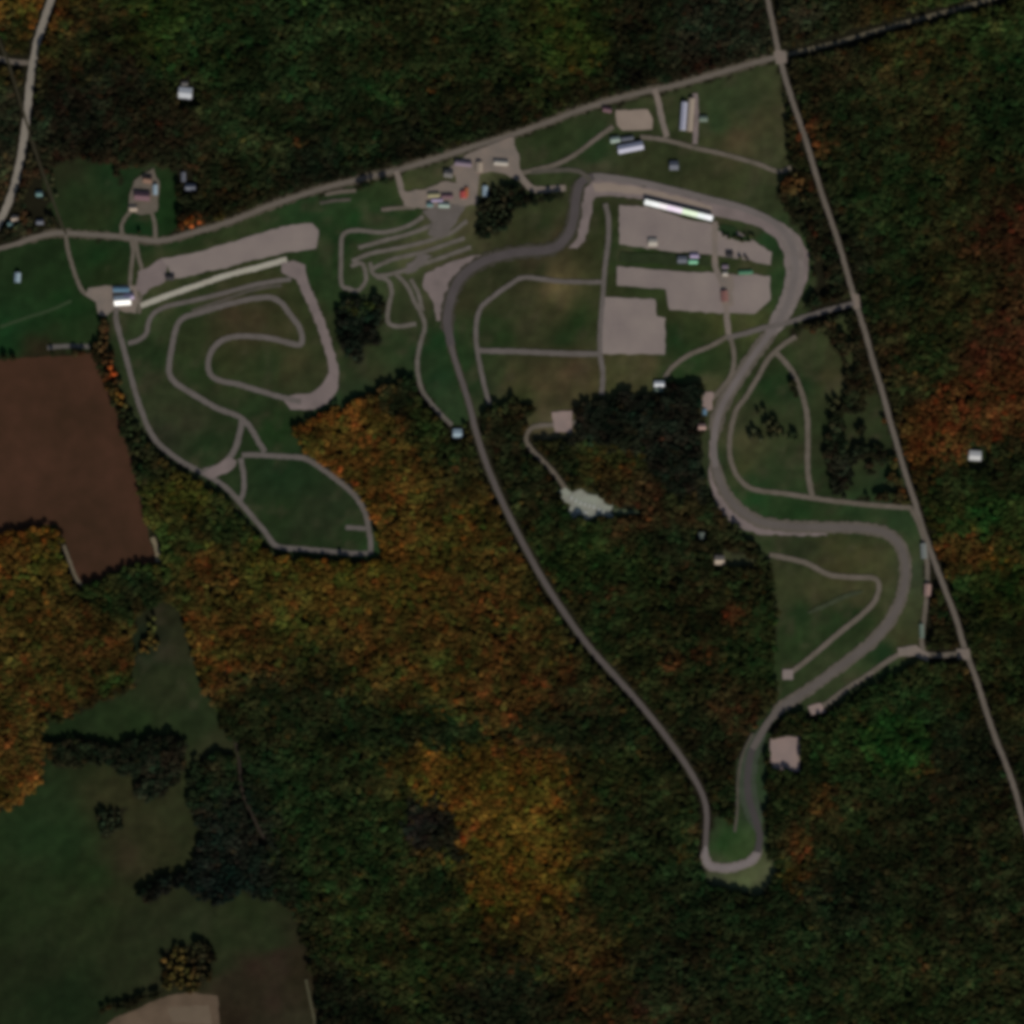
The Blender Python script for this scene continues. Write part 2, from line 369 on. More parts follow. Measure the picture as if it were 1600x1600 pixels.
GRASS_SAMPLES = [
 (360,1540,(46,36,30)),(400,1515,(48,34,30)),(440,1505,(46,34,30)),(470,1520,(40,32,24)),(390,1560,(44,34,28)),(430,1560,(46,34,30)),(480,1560,(44,36,28)),(360,1590,(40,30,24)),(420,1595,(44,36,30)),(470,1595,(48,42,34)),(345,1510,(38,42,26)),(360,1470,(38,44,26)),(420,1470,(40,46,28)),
 (40,420,(26,40,20)),(80,440,(26,42,20)),(40,500,(24,46,22)),(100,480,(22,46,20)),(10,520,(22,50,24)),(60,550,(36,30,20)),(150,400,(22,44,20)),(170,430,(30,42,20)),(130,300,(32,46,24)),(150,340,(36,46,24)),(110,270,(34,38,22)),(175,280,(26,46,24)),(215,360,(18,42,20)),(255,340,(24,46,20)),
 (60,1300,(32,48,26)),(110,1320,(30,46,24)),(40,1400,(34,44,24)),(150,1420,(36,44,24)),(60,1500,(32,38,22)),(100,1560,(28,40,22)),(180,1400,(42,42,28)),(220,1450,(38,42,26)),(250,1320,(44,42,28)),(200,1340,(50,42,32)),(280,1290,(42,42,28)),(180,1240,(48,44,30)),(300,1440,(40,44,28)),(400,1430,(38,46,26)),(200,1130,(36,48,26)),(120,1130,(32,44,24)),(300,1120,(38,48,28)),(270,1080,(44,48,30)),(340,1180,(46,44,32)),(270,1010,(36,36,24)),(250,960,(32,32,20)),(230,1000,(24,32,20)),(60,1250,(34,46,26)),(150,1370,(34,46,24)),
 (420,460,(48,48,30)),(400,500,(56,48,34)),(370,500,(58,48,36)),(440,510,(50,48,32)),(350,560,(44,46,28)),(420,570,(34,46,24)),(480,600,(46,50,30)),(460,570,(54,50,34)),(300,540,(42,50,28)),(310,580,(36,50,26)),(240,600,(40,46,28)),(240,560,(34,48,26)),(270,640,(44,46,32)),(260,680,(40,44,30)),(320,690,(30,46,24)),(300,660,(46,46,34)),(400,650,(34,48,26)),(430,670,(26,44,20)),(480,480,(44,50,28)),(500,420,(30,48,24)),(515,400,(34,50,26)),(515,460,(36,52,28)),(530,380,(26,46,22)),(560,345,(26,52,24)),(480,330,(30,50,26)),(600,340,(34,52,28)),(640,335,(30,50,24)),(590,310,(36,50,26)),(550,560,(34,44,24)),(580,580,(46,50,30)),(620,540,(38,50,28)),(560,610,(40,52,32)),(520,640,(40,56,34)),(640,500,(46,50,32)),(460,760,(28,44,24)),(480,800,(38,46,28)),(440,800,(30,44,22)),(520,790,(36,46,28)),(550,830,(32,46,24)),(440,740,(26,44,24)),(590,870,(34,52,28)),(460,880,(28,40,20)),(250,450,(60,60,42)),(230,500,(44,54,32)),(300,480,(40,52,28)),(560,400,(44,50,30)),(600,420,(46,56,34)),(660,380,(74,70,54)),(700,350,(80,74,58)),(640,400,(66,66,48)),(720,375,(66,62,46)),(610,385,(56,60,40)),(680,270,(52,56,36)),(640,300,(56,58,38)),(720,290,(80,76,60)),
 (680,540,(28,54,28)),(690,590,(28,50,28)),(720,560,(32,50,26)),(700,640,(38,54,32)),(740,600,(32,48,26)),(660,560,(34,50,28)),(760,600,(40,48,30)),
 (850,240,(40,50,28)),(870,220,(38,48,26)),(840,280,(44,52,30)),(930,240,(34,52,28)),(1150,160,(44,54,32)),(1120,190,(42,58,34)),(1180,200,(60,56,40)),(1150,220,(66,56,42)),(1110,215,(50,52,34)),(1200,240,(56,56,40)),(1060,255,(42,48,28)),(1000,265,(46,50,30)),(1140,290,(50,52,34)),(1190,300,(46,52,32)),(940,265,(56,54,42)),(1090,280,(50,50,34)),
 (850,350,(38,48,26)),(870,370,(54,46,34)),(830,370,(46,48,30)),(830,400,(52,44,34)),(760,440,(44,44,30)),(790,420,(40,44,26)),(730,470,(46,44,30)),(880,420,(56,48,34)),(840,425,(40,44,26)),(920,400,(48,46,30)),(930,350,(42,48,26)),(870,445,(88,74,54)),(850,480,(54,50,34)),(800,480,(46,50,30)),(820,510,(50,48,34)),(900,500,(28,44,20)),(880,530,(32,48,24)),(780,530,(34,48,24)),(760,510,(36,50,26)),(800,590,(58,52,36)),(850,600,(60,50,36)),(890,580,(66,52,40)),(880,620,(54,48,34)),(920,590,(62,54,38)),(820,620,(48,50,30)),(780,580,(44,52,30)),(980,580,(62,58,40)),(960,600,(60,58,38)),(1010,570,(66,58,42)),(1060,590,(30,52,26)),(1080,570,(26,52,24)),(1110,560,(36,50,26)),(1080,520,(38,46,24)),(1060,500,(46,50,28)),(1120,505,(56,58,34)),(1055,530,(24,46,22)),(1000,405,(40,54,28)),(1040,410,(38,52,26)),(960,400,(36,50,26)),(1170,385,(44,54,32)),(1180,420,(50,52,34)),(1210,440,(36,56,30)),(1205,380,(30,52,28)),(1170,510,(60,60,38)),(1150,560,(44,54,30)),(1080,600,(70,68,48)),(1090,610,(78,72,54)),
 (1260,550,(50,56,34)),(1290,590,(54,50,34)),(1270,580,(46,54,32)),(1300,660,(38,46,26)),(1290,710,(40,46,28)),(1330,700,(42,46,28)),(1290,750,(36,46,26)),(1220,750,(40,52,30)),(1180,750,(30,50,26)),(1160,690,(62,58,42)),(1160,730,(58,58,38)),(1140,660,(48,50,36)),(1120,720,(44,54,34)),(1180,790,(26,54,26)),(1250,800,(28,50,24)),(1330,800,(36,54,30)),(1400,810,(40,58,34)),(1250,600,(30,48,26)),(1200,600,(28,48,24)),(1180,580,(44,52,30)),(1400,760,(28,46,26)),
 (1350,870,(58,54,36)),(1300,860,(54,52,34)),(1250,855,(40,46,28)),(1320,890,(56,52,34)),(1380,880,(58,56,38)),(1280,930,(58,56,38)),(1340,930,(60,56,40)),(1250,960,(32,50,26)),(1300,970,(34,50,26)),(1250,1010,(36,50,26)),(1230,920,(52,54,36)),(1220,980,(34,46,24)),(1340,960,(28,46,22)),(1400,980,(58,58,40)),(1420,960,(52,56,36)),(1430,900,(52,60,42)),(1380,1020,(30,52,28)),(1300,1050,(50,58,36)),(1420,1000,(58,56,38)),(1330,1070,(50,58,36)),(1210,1150,(34,46,26)),(1180,1250,(48,58,42)),(1160,1220,(44,54,36)),(1130,1310,(34,60,28)),(1150,1330,(44,62,32)),(1190,1240,(40,58,36)),(1150,1380,(74,76,56)),(1180,1375,(76,78,58)),(1120,1370,(64,68,50)),(1200,1390,(66,70,52)),(1100,1300,(46,58,36)),
 (900,800,(60,58,40)),(960,800,(46,60,34)),(1150,880,(50,50,38)),(1110,870,(44,42,26)),(860,660,(80,70,56)),(290,150,(28,36,16)),(1525,715,(30,38,18)),
]

# ------------------------------------------------------------------ surfaces
M_GRAVEL = mat("paddock gravel", alb((114,101,95)), 0.11, 0.014, tint=alb((122,109,99)))
M_GRAVEL2 = mat("yard gravel", alb((108,98,88)), 0.14, 0.04, tint=alb((112,98,86)))
M_APRON = mat("apron gravel", alb((104,92,86)), 0.14, 0.03, tint=alb((112,98,92)))
M_SAND = mat("sand", alb((128,112,98)), 0.12, 0.03)
M_ASPHALT = mat("track asphalt", alb((86,78,71)), 0.12, 0.02)
M_ASPHALT2 = mat("old track asphalt", alb((72,65,62)), 0.14, 0.03)
M_KART = mat("kart track gravel", alb((90,82,74)), 0.18, 0.04, tint=alb((88,80,74)))
M_DULL = mat("overgrown track", alb((68,66,54)), 0.2, 0.05, tint=alb((76,68,60)))
M_PALE = mat("pale sand track", alb((152,141,124)), 0.1, 0.03, tint=alb((150,144,128)))
M_ROAD = mat("road asphalt", alb((94,85,75)), 0.14, 0.02)
M_ROADNW = mat("concrete road", alb((122,113,100)), 0.12, 0.02)
M_SHADE = mat("forest road", alb((84,76,60)), 0.2, 0.03)  # darker than the open road: forest shade put into its colour
M_PATH = mat("farm track", alb((88,80,66)), 0.2, 0.04, tint=alb((92,82,72)))
M_PLOUGH = mat("ploughed soil", alb((52,36,22)), 0.2, 0.006, tint=alb((62,39,27)), fine=0.03)
M_STUBBLE = mat("stubble", alb((76,62,48)), 0.16, 0.02, tint=alb((92,76,60)))
M_BROWN = mat("fallow soil", alb((46,35,27)), 0.15, 0.02)
M_PINK = mat("pink gravel", alb((124,108,100)), 0.14, 0.03, tint=alb((128,108,98)))
M_VERGE = mat("worn verge", alb((58,56,40)), 0.2, 0.05)

structure(sheet("ploughed_field", FIELD_PLOUGH, M_PLOUGH, "red-brown ploughed field on the left edge"))
sheet("stubble_field", [(120,1640),(180,1590),(262,1556),(300,1550),(340,1556),(345,1640)], M_STUBBLE, "pale stubble field at the bottom left edge")
sheet("stubble_field", [(262,1574),(326,1570),(332,1600),(270,1598)], mat("dry stubble", alb((94,80,64)), 0.12, 0.03), "dry patch in the pale stubble field", keep_off=False)

# public roads
NWROAD = [(110,-200),(100,-60),(80,0),(66,40),(56,75),(48,120),(42,180),(35,230),(25,280),(12,320),(-3,350),(-30,400),(-80,480)]
NROAD = [(-200,430),(-60,400),(-20,392),(20,383),(55,371),(90,364),(130,366),(180,369),(205,372),(250,376),(300,364),(360,346),(420,322),(470,305),(520,290),(570,278),(620,266),(680,248),(740,229),(790,214),(850,193),(900,174),(950,158),(1000,145),(1060,132),(1130,112),(1175,99),(1217,88)]
NROAD2 = [(1217,88),(1260,78),(1310,66),(1370,48),(1420,34),(1480,18),(1530,4),(1620,-24),(1760,-70)]
EROAD = [(1180,-160),(1192,-40),(1200,0),(1208,40),(1218,88),(1230,132),(1246,180),(1262,228),(1277,280),(1292,326),(1308,372),(1322,420),(1336,470),(1352,520),(1365,568),(1378,610),(1390,655),(1402,696),(1414,738),(1428,780),(1440,820),(1454,860),(1467,896),(1480,930),(1495,970),(1508,1015),(1525,1060),(1540,1108),(1556,1155),(1572,1195),(1586,1235),(1598,1280),(1620,1350),(1680,1520),(1740,1700)]
ribbon("road", NWROAD, 11, M_ROADNW, "pale concrete road in the upper left corner", clear=4)
ribbon("verge", NROAD[3:], 13, mat("road verge", alb((60,55,42)), 0.3, 0.06, tint=alb((74,66,54))), "broken gravel verge of the country road", jit=0.35, clear=0, taper=6)
ribbon("road", NROAD, 7, M_ROAD, "country road along the north side of the circuit", clear=4.5)
ribbon("road", NROAD2, 7, M_SHADE, "shaded forest road running off the top right", clear=7)
ribbon("road", EROAD, 7.5, M_ROAD, "straight road down the east side through the forest", clear=4)
sheet("crossroads", [(1208,78),(1228,80),(1230,98),(1212,100)], M_GRAVEL2, "pale crossroads at the top right")
sheet("layby", [(1330,458),(1342,460),(1346,480),(1334,484)], M_GRAVEL2, "pale layby on the east road")
ribbon("side_road", [(-160,60),(-40,86),(0,92),(24,97),(46,98)], 8, M_PATH, "side road joining the concrete road", clear=8)
ribbon("farm_track", [(-10,50),(10,90),(26,140),(44,200),(60,250),(78,300),(96,350),(104,366)], 4, mat("grassy track", alb((48,44,32)), 0.2), "overgrown farm track beside the concrete road", clear=3)
ribbon("farm_track", [(103,368),(106,390),(112,412),(120,436),(130,456),(146,464)], 6, M_PATH, "track between the two green fields")
ribbon("farm_track", [(205,374),(208,392),(205,420),(203,448)], 6, M_PATH, "track from the road into the gravel yard")
ribbon("farm_track", [(212,376),(216,400),(222,425),(220,460),(217,490)], 6, M_PATH, "second track into the gravel yard")
ribbon("farm_track", [(191,370),(190,352),(196,340),(205,330),(215,322)], 6, M_PATH, "west drive of the farm")
ribbon("farm_track", [(243,374),(242,352),(238,335),(232,322)], 6, M_PATH, "east drive of the farm")
ribbon("farm_track", [(74,543),(100,541),(140,541)], 7, mat("grey farm track", alb((84,78,72)), 0.2), "grey track at the head of the ploughed field")
ribbon("farm_track", [(0,511),(40,497),(80,484),(112,470)], 5, mat("tramline", alb((44,56,34)), 0.15), "lighter strip across the dark green field", clear=0)
ribbon("farm_track", [(100,852),(110,880),(120,905),(128,915)], 5, mat("pale headland", alb((92,82,66)), 0.2), "pale headland at the tip of the ploughed field")
ribbon("farm_track", [(238,840),(245,858),(247,878)], 7, mat("straw headland", alb((110,98,76)), 0.2), "straw coloured headland beside the ploughed field")

# gravel yards and the west (training) circuit
sheet("gravel_yard", [(138,450),(165,446),(214,446),(217,470),(212,490),(180,482),(166,494),(154,492),(150,472),(134,462)], M_GRAVEL2, "gravel yard round the bright white building")
sheet("gravel_yard", [(216,424),(232,418),(252,404),(262,412),(258,440),(240,448),(222,462),(212,452)], M_APRON, "worn end of the long gravel apron")
sheet("gravel_apron", [(252,404),(300,396),(345,383),(400,366),(440,354),(488,349),(498,360),(494,388),(440,396),(345,420),(290,433),(268,436),(262,415)], M_GRAVEL, "long pale gravel apron of the west circuit")
ribbon("practice_track", [(220,478),(245,468),(265,461),(290,452),(320,442),(345,433),(370,426),(400,419),(425,412),(448,405)], 8.5, M_PALE, "pale straight of the west circuit")
sheet("gravel_yard", [(440,410),(458,407),(477,414),(480,434),(486,452),(478,456),(468,440),(452,432),(440,426)], M_APRON, "gravel turn at the end of the pale straight")
ribbon("practice_track", [(446,418),(466,430),(480,456),(490,478),(500,504),(509,530),(517,556),(522,585),(518,608),(506,624),(486,633)], 14, M_APRON, "outer bend of the west circuit", jit=0.2)
sheet("gravel_yard", [(440,622),(462,616),(486,614),(502,602),(514,582),(520,562),(529,580),(526,612),(510,630),(490,640),(454,640)], M_APRON, "gravel run-off in the lower bend of the west circuit")
ribbon("practice_track", [(470,628),(430,618),(400,609),(370,600),(345,595),(331,588),(325,572),(330,550),(345,533),(368,526),(400,526),(430,530),(468,539),(472,526),(466,508),(452,490),(440,474),(424,465),(400,466),(370,472),(340,480),(310,489),(286,497),(276,510),(269,540),(264,578),(272,596),(300,615),(340,638),(372,650),(386,662),(396,676),(405,692),(414,706)], 8.5, M_KART, "inner spiral of the west circuit")
ribbon("practice_track", [(455,436),(420,441),(390,447),(350,458),(300,470),(260,479),(240,490),(232,505),(228,522),(215,532),(200,537)], 7, M_KART, "inner parallel of the pale straight")
ribbon("practice_track", [(440,446),(400,452),(360,465),(300,486)], 5, M_DULL, "narrow third parallel of the pale straight")
ribbon("practice_track", [(183,478),(181,495),(185,515),(192,540),(200,570),(208,600),(217,630),(228,660),(242,686),(264,707),(290,725),(315,738),(340,752),(360,768),(375,785),(395,808),(415,832),(432,853),(470,858),(520,862),(560,865),(578,864)], 8, M_KART, "long western side of the west circuit", clear=8)
ribbon("practice_track", [(579,866),(579,845),(575,820),(570,800),(560,782),(545,765),(520,745),(495,727),(475,716),(440,713),(410,711),(378,711)], 8, M_KART, "eastern side of the lower loop")
ribbon("practice_track", [(379,654),(375,675),(368,700),(356,718),(340,730),(318,736)], 9, M_KART, "short cut across the neck of the west circuit")
ribbon("practice_track", [(376,716),(381,745),(380,770),(374,784)], 8, M_KART, "link along the neck of the west circuit")
ribbon("practice_track", [(540,824),(572,826)], 7, M_KART, "short spur in the lower loop")
sheet("gravel_yard", [(336,728),(358,714),(370,720),(362,734),(330,748),(316,740)], M_APRON, "gravel junction in the neck of the west circuit")

# kart maze between the two circuits
M_LANE = mat("kart lane gravel", alb((88,81,70)), 0.2, 0.05, tint=alb((92,84,76)))
ribbon("kart_track", [(548,452),(534,446),(533,400),(536,367),(558,360),(600,363),(640,352),(662,338)], 6.5, M_LANE, "western edge of the kart maze")
ribbon("kart_track", [(560,387),(600,376),(650,362),(700,340)], 6.5, M_LANE, "first diagonal of the kart maze")
ribbon("kart_track", [(550,408),(580,396),(640,384),(700,366),(730,345)], 6.5, M_LANE, "second diagonal of the kart maze")
ribbon("kart_track", [(548,416),(566,412),(572,436),(560,454),(546,452)], 6.5, M_LANE, "small loop of the kart maze")
ribbon("kart_track", [(582,420),(612,406),(664,393),(726,372)], 6.5, M_LANE, "third diagonal of the kart maze")
ribbon("kart_track", [(578,410),(586,430),(620,426),(680,406),(736,386)], 6.5, M_LANE, "fourth diagonal of the kart maze")
ribbon("kart_track", [(588,432),(606,438),(612,456),(607,480),(607,504),(622,510),(650,506)], 6.5, M_LANE, "southern hook of the kart maze")
ribbon("kart_track", [(618,428),(636,446),(648,472),(658,490),(664,510),(656,540),(652,572),(660,610),(684,642),(706,664)], 6.5, M_LANE, "path from the kart maze to the hut")
ribbon("kart_track", [(642,436),(654,460),(660,486)], 6.5, M_LANE, "short kart straight")
ribbon("kart_track", [(692,330),(684,352),(700,366)], 9, M_KART, "entry of the kart maze")
sheet("gravel_yard", [(636,412),(660,396),(676,400),(650,424),(634,428)], M_KART, "worn kart start area")
sheet("gravel_apron", [(796,389),(744,399),(702,410),(664,428),(660,446),(676,470),(682,501),(699,501),(700,474),(706,446),(724,424),(752,408)], M_APRON, "gravel outside the northwest bend of the race track")

# run-off gravel and the race track itself
sheet("gravel_apron", [(888,388),(902,372),(908,330),(914,294),(928,280),(958,282),(1000,290),(1050,301),(1100,314),(1150,325),(1190,336),(1225,350),(1250,370),(1264,398),(1262,436),(1246,474),(1222,512),(1202,540),(1190,530),(1210,498),(1222,462),(1228,430),(1226,400),(1212,372),(1190,356),(1150,344),(1100,334),(1040,318),(990,309),(950,306),(930,308),(922,340),(914,376),(902,388)], M_APRON, "gravel strip along the start straight and the east bend")
sheet("gravel_apron", [(926,286),(958,286),(1000,293),(1070,310),(1112,322),(1112,332),(1050,314),(1000,304),(950,299),(930,300)], M_SAND, "pale sandy start of the gravel strip")
sheet("gravel_apron", [(1108,688),(1114,690),(1118,735),(1128,762),(1144,788),(1162,806),(1190,817),(1290,824),(1292,837),(1190,836),(1156,826),(1132,808),(1118,790),(1108,750)], M_APRON, "gravel outside the southeast bend")
TRACK = [(699,500),(705,540),(715,575),(725,605),(735,638),(741,664),(753,705),(770,750),(790,795),(815,845),(845,900),(880,955),(920,1010),(960,1055),(1000,1100),(1040,1150),(1075,1200),(1097,1240),(1104,1270),(1103,1310),(1102,1342),(1112,1354),(1140,1356),(1168,1348),(1184,1332),(1187,1305),(1177,1270),(1169,1240),(1169,1205),(1176,1170),(1198,1132),(1220,1106),(1245,1090),(1280,1066),(1320,1036),(1360,1005),(1390,970),(1409,930),(1415,890),(1406,852),(1382,832),(1340,825),(1290,824),(1240,823),(1195,817),(1166,804),(1144,785),(1128,760),(1118,730),(1115,700),(1119,662),(1130,630),(1150,596),(1174,560),(1196,530),(1217,500),(1232,470),(1241,435),(1242,402),(1232,372),(1210,348),(1160,325),(1110,312),(1060,299),(1000,285),(955,278),(928,276),(908,285),(900,310),(897,338),(889,364),(872,384),(850,391),(820,393),(790,398),(752,410),(722,432),(706,462)]
iN = TRACK.index((1187,1305)); iE = TRACK.index((1198,1132)); iS = TRACK.index((1115,700)); iW = TRACK.index((908,285))
M_SHOULDER = mat("worn shoulder", alb((76,70,58)), 0.2, 0.05, tint=alb((88,79,69)))
M_SHOULDER2 = mat("pale shoulder", alb((102,92,84)), 0.14, 0.05, tint=alb((108,97,90)))
ribbon("verge", TRACK[:TRACK.index((1104,1270))], 12, mat("forest verge", alb((48,46,32)), 0.3, 0.05), "worn verge of the back straight", jit=0.2, clear=0, taper=9)
ribbon("verge", TRACK[TRACK.index((1103,1310)):iN + 1], 15, M_SHOULDER2, "pale gravel verge of the hairpin", jit=0.15, clear=0, taper=9)
ribbon("verge", TRACK[iN:iE + 1], 27, mat("grey verge", alb((54,60,46)), 0.22, 0.05), "grey green verge after the hairpin", jit=0.12, clear=0, taper=9)
ribbon("verge", TRACK[iE:iS + 1], 19, M_SHOULDER, "worn verge of the southern loop", jit=0.15, clear=0, taper=9)
ribbon("verge", TRACK[iS:TRACK.index((1217,500)) + 1], 22, M_SHOULDER, "worn verge between the bends", jit=0.15, clear=0, taper=9)
ribbon("verge", TRACK[TRACK.index((1196,530)):TRACK.index((1210,348)) + 1], 27, M_SHOULDER2, "pale verge of the east bend", jit=0.1, clear=0, taper=9)
ribbon("verge", TRACK[iW - 1:] + TRACK[:2], 22, mat("dusty verge", alb((56,52,42)), 0.2, 0.05), "dusty verge of the northwest bend", jit=0.2, clear=0, taper=9)
ribbon("race_track", TRACK[:iN + 1], 8, mat("back straight asphalt", alb((80,72,67)), 0.12, 0.02), "back straight and hairpin of the race track", jit=0.06, clear=6)
ribbon("race_track", [(1103,1322),(1102,1342),(1112,1354),(1140,1356),(1168,1348),(1184,1332),(1187,1308)], 8, mat("pale asphalt", alb((110,100,95)), 0.12, 0.04), "pale resurfaced hairpin", taper=3)
ribbon("race_track", TRACK[iN - 1:iE + 1], 11, mat("dark asphalt", alb((62,57,54)), 0.12, 0.03), "dark asphalt climb after the hairpin", jit=0.06, clear=7)
ribbon("race_track", TRACK[iE - 1:iS + 1], 10.5, M_ASPHALT, "southern loop of the race track", jit=0.06, clear=7)
ribbon("race_track", TRACK[iS - 1:iW + 1], 10, mat("worn grey asphalt", alb((98,89,83)), 0.12, 0.02), "east bend and start straight of the race track", jit=0.06, clear=7)
ribbon("race_track", TRACK[iW - 1:] + TRACK[:2], 13, M_ASPHALT2, "dull older asphalt of the northwest bend", jit=0.08, clear=7)

# paddock
sheet("paddock", [(968,320),(1010,322),(1060,338),(1112,350),(1150,360),(1206,394),(1204,414),(1150,404),(1114,398),(1040,392),(968,382)], M_GRAVEL, "upper paddock behind the white stand")
sheet("paddock", [(964,416),(1040,422),(1120,427),(1203,431),(1204,468),(1180,490),(1110,488),(1046,484),(1040,452),(1000,449),(964,446)], M_GRAVEL, "middle paddock")
sheet("paddock", [(941,464),(1024,468),(1026,494),(1040,497),(1039,554),(940,553)], M_GRAVEL, "square lower paddock")
sheet("hedge_strip", [(1108,368),(1130,350),(1150,355),(1152,368),(1172,370),(1174,378),(1150,376),(1122,360)], mat("lawn", alb((32,46,24)), 0.2), "lawn in the upper paddock", keep_off=False)
ribbon("access_road", [(946,318),(951,345),(950,380),(945,420),(942,465),(938,510),(938,553),(942,585),(940,617)], 7.5, M_KART, "road down the west side of the paddock")
ribbon("access_road", [(1117,346),(1117,380),(1118,418),(1127,440),(1134,470),(1136,500),(1139,526)], 9, M_GRAVEL2, "road down the middle of the paddock")
ribbon("access_road", [(1139,524),(1112,540),(1078,554),(1052,572),(1038,590)], 7, M_PATH, "road from the paddock to the white hut")
ribbon("access_road", [(1136,528),(1165,521),(1195,512),(1225,506),(1256,496),(1290,486),(1334,474)], 8, M_KART, "paddock road crossing to the east road", clear=8)
ribbon("access_road", [(746,548),(800,549),(850,551),(900,553),(938,553)], 8.5, M_KART, "straight road across the infield")
ribbon("access_road", [(765,632),(756,600),(748,560),(744,530),(745,500),(752,480),(770,464),(792,448),(816,434),(845,436),(880,440),(940,441)], 7, M_KART, "infield road behind the northwest bend")
ribbon("access_road", [(1142,528),(1147,556),(1143,585),(1128,606),(1108,628)], 7, M_PATH, "road from the paddock to the pink pad")
ribbon("access_road", [(1244,526),(1222,540),(1200,562),(1184,590),(1166,620),(1150,642),(1141,680),(1141,715),(1153,745),(1176,764),(1230,772),(1290,781),(1360,789),(1426,794)], 7.5, M_PATH, "service road inside the east bend")
ribbon("access_road", [(1214,552),(1236,578),(1252,612),(1261,650),(1262,690),(1262,735),(1269,776)], 8, M_PATH, "service road down the eastern infield")
ribbon("access_road", [(1202,867),(1230,872),(1260,880),(1296,898),(1330,902),(1370,906),(1369,935),(1345,962),(1310,990),(1270,1024),(1232,1054)], 8, M_PATH, "service road in the southern loop")
ribbon("access_road", [(1262,958),(1290,946),(1320,932),(1348,924)], 7, mat("faint path", alb((54,58,40)), 0.25, 0.05), "faint grassy path in the southern loop", taper=5)
ribbon("access_road", [(1270,1112),(1296,1096),(1326,1074),(1360,1052),(1392,1030),(1420,1016),(1440,1020)], 8, M_PATH, "service road outside the southern loop", clear=8)
ribbon("access_road", [(1447,1028),(1440,1004),(1444,965),(1448,930),(1449,890),(1446,855),(1436,820),(1424,796)], 7, M_PATH, "service road beside the east road", clear=5)
ribbon("access_road", [(1436,1022),(1470,1024),(1508,1020)], 8, M_PATH, "gate road at the southeast corner", clear=7)
ribbon("access_road", [(1000,214),(1040,219),(1085,231),(1130,241),(1180,255),(1216,268),(1236,262)], 7, M_PATH, "road behind the northern halls")
ribbon("access_road", [(1022,138),(1029,160),(1034,186),(1042,214)], 9, M_GRAVEL2, "drive to the northern halls")
ribbon("access_road", [(1086,146),(1088,180),(1086,225)], 8, M_APRON, "drive beside the white shed")
ribbon("access_road", [(958,198),(935,214),(912,232),(888,248),(866,258),(835,266),(806,272)], 7, M_PATH, "diagonal road to the entrance")
ribbon("access_road", [(799,214),(798,238),(806,262),(820,284),(836,296),(884,294)], 10, M_GRAVEL2, "entrance road from the country road")
ribbon("access_road", [(830,269),(870,266),(905,268),(924,284)], 7, M_DULL, "road to the start straight")
ribbon("access_road", [(619,266),(625,285),(629,304),(640,314),(672,312),(700,306),(726,304),(742,300)], 9, M_GRAVEL2, "yard road of the entrance houses")
ribbon("access_road", [(508,304),(530,300),(556,298)], 6, M_PATH, "short lane beside the country road")
ribbon("access_road", [(500,318),(520,314),(548,312)], 5, M_DULL, "lower lane beside the country road")
ribbon("access_road", [(596,328),(626,325),(650,324)], 6, M_PATH, "lane below the entrance houses")
ribbon("access_road", [(1148,1300),(1152,1265),(1153,1220),(1160,1180),(1176,1146)], 4, M_DULL, "faint inner path of the hairpin")
ribbon("farm_track", [(900,660),(862,664),(832,668),(822,686),(832,704),(850,722),(868,742),(884,764)], 7, M_PATH, "curving track through the infield wood")
ribbon("farm_track", [(368,1160),(374,1190),(380,1240),(402,1290),(414,1312)], 4, mat("pink farm track", alb((46,39,32)), 0.2), "reddish path along the big pasture", clear=2)
ribbon("farm_track", [(478,1530),(484,1560),(492,1600),(496,1660)], 4, mat("edge path", alb((70,66,48)), 0.2), "path along the fallow field", clear=3)

sheet("gravel_yard", [(962,172),(1012,171),(1020,186),(1019,202),(972,204),(964,196)], M_SAND, "sandy yard of the northern halls")
sheet("gravel_yard", [(700,264),(728,242),(766,226),(800,214),(812,248),(810,284),(790,272),(768,268),(750,272),(746,300),(716,302),(712,276)], M_GRAVEL2, "entrance yard")
sheet("gravel_yard", [(622,290),(636,300),(664,296),(690,284),(716,286),(748,292),(744,320),(700,326),(660,326),(632,322)], M_GRAVEL2, "yard of the entrance houses")
sheet("gravel_yard", [(660,330),(700,318),(728,322),(712,350),(690,372),(668,366),(676,348)], M_KART, "worn yard above the kart maze")
sheet("gravel_yard", [(862,644),(894,642),(893,676),(868,676)], M_PINK, "pinkish clearing in the infield wood")
ribbon("farm_track", [(950,796),(970,799),(998,801)], 7, mat("pale grit tail", alb((74,80,58)), 0.25, 0.05), "pale grit tail of the clearing", taper=4, clear=4)
sheet("gravel_yard", [(872,768),(884,762),(894,770),(908,764),(918,772),(936,774),(944,786),(958,790),(954,800),(960,808),(932,806),(916,813),(904,806),(894,812),(888,800),(892,788),(878,784)], mat("pale grit", alb((128,122,110)), 0.22, 0.06, tint=alb((122,124,108))), "pale clearing south of the infield wood")
sheet("gravel_yard", [(1204,1153),(1250,1150),(1249,1206),(1228,1204),(1204,1198)], M_PINK, "square pink gravel pad beside the race track")
sheet("gravel_yard", [(1223,1046),(1239,1046),(1239,1062),(1223,1062)], M_GRAVEL, "small pale pad at the end of the southern service road")
sheet("gravel_yard", [(1262,1104),(1282,1098),(1290,1112),(1268,1118)], M_PINK, "pale pad in front of the forest")
sheet("gravel_yard", [(1402,1012),(1432,1008),(1452,1020),(1450,1034),(1430,1024),(1404,1026)], M_GRAVEL2, "pale yard at the southeast gate")
sheet("gravel_yard", [(1098,614),(1114,612),(1113,640),(1098,642)], M_PINK, "pink pad beside the race track")
sheet("gravel_yard", [(1494,1014),(1514,1013),(1516,1030),(1496,1030)], M_GRAVEL2, "pale gateway on the east road")
sheet("gravel_yard", [(210,282),(240,262),(250,290),(246,330),(236,334),(220,336),(200,328),(202,306)], M_PATH, "farmyard")
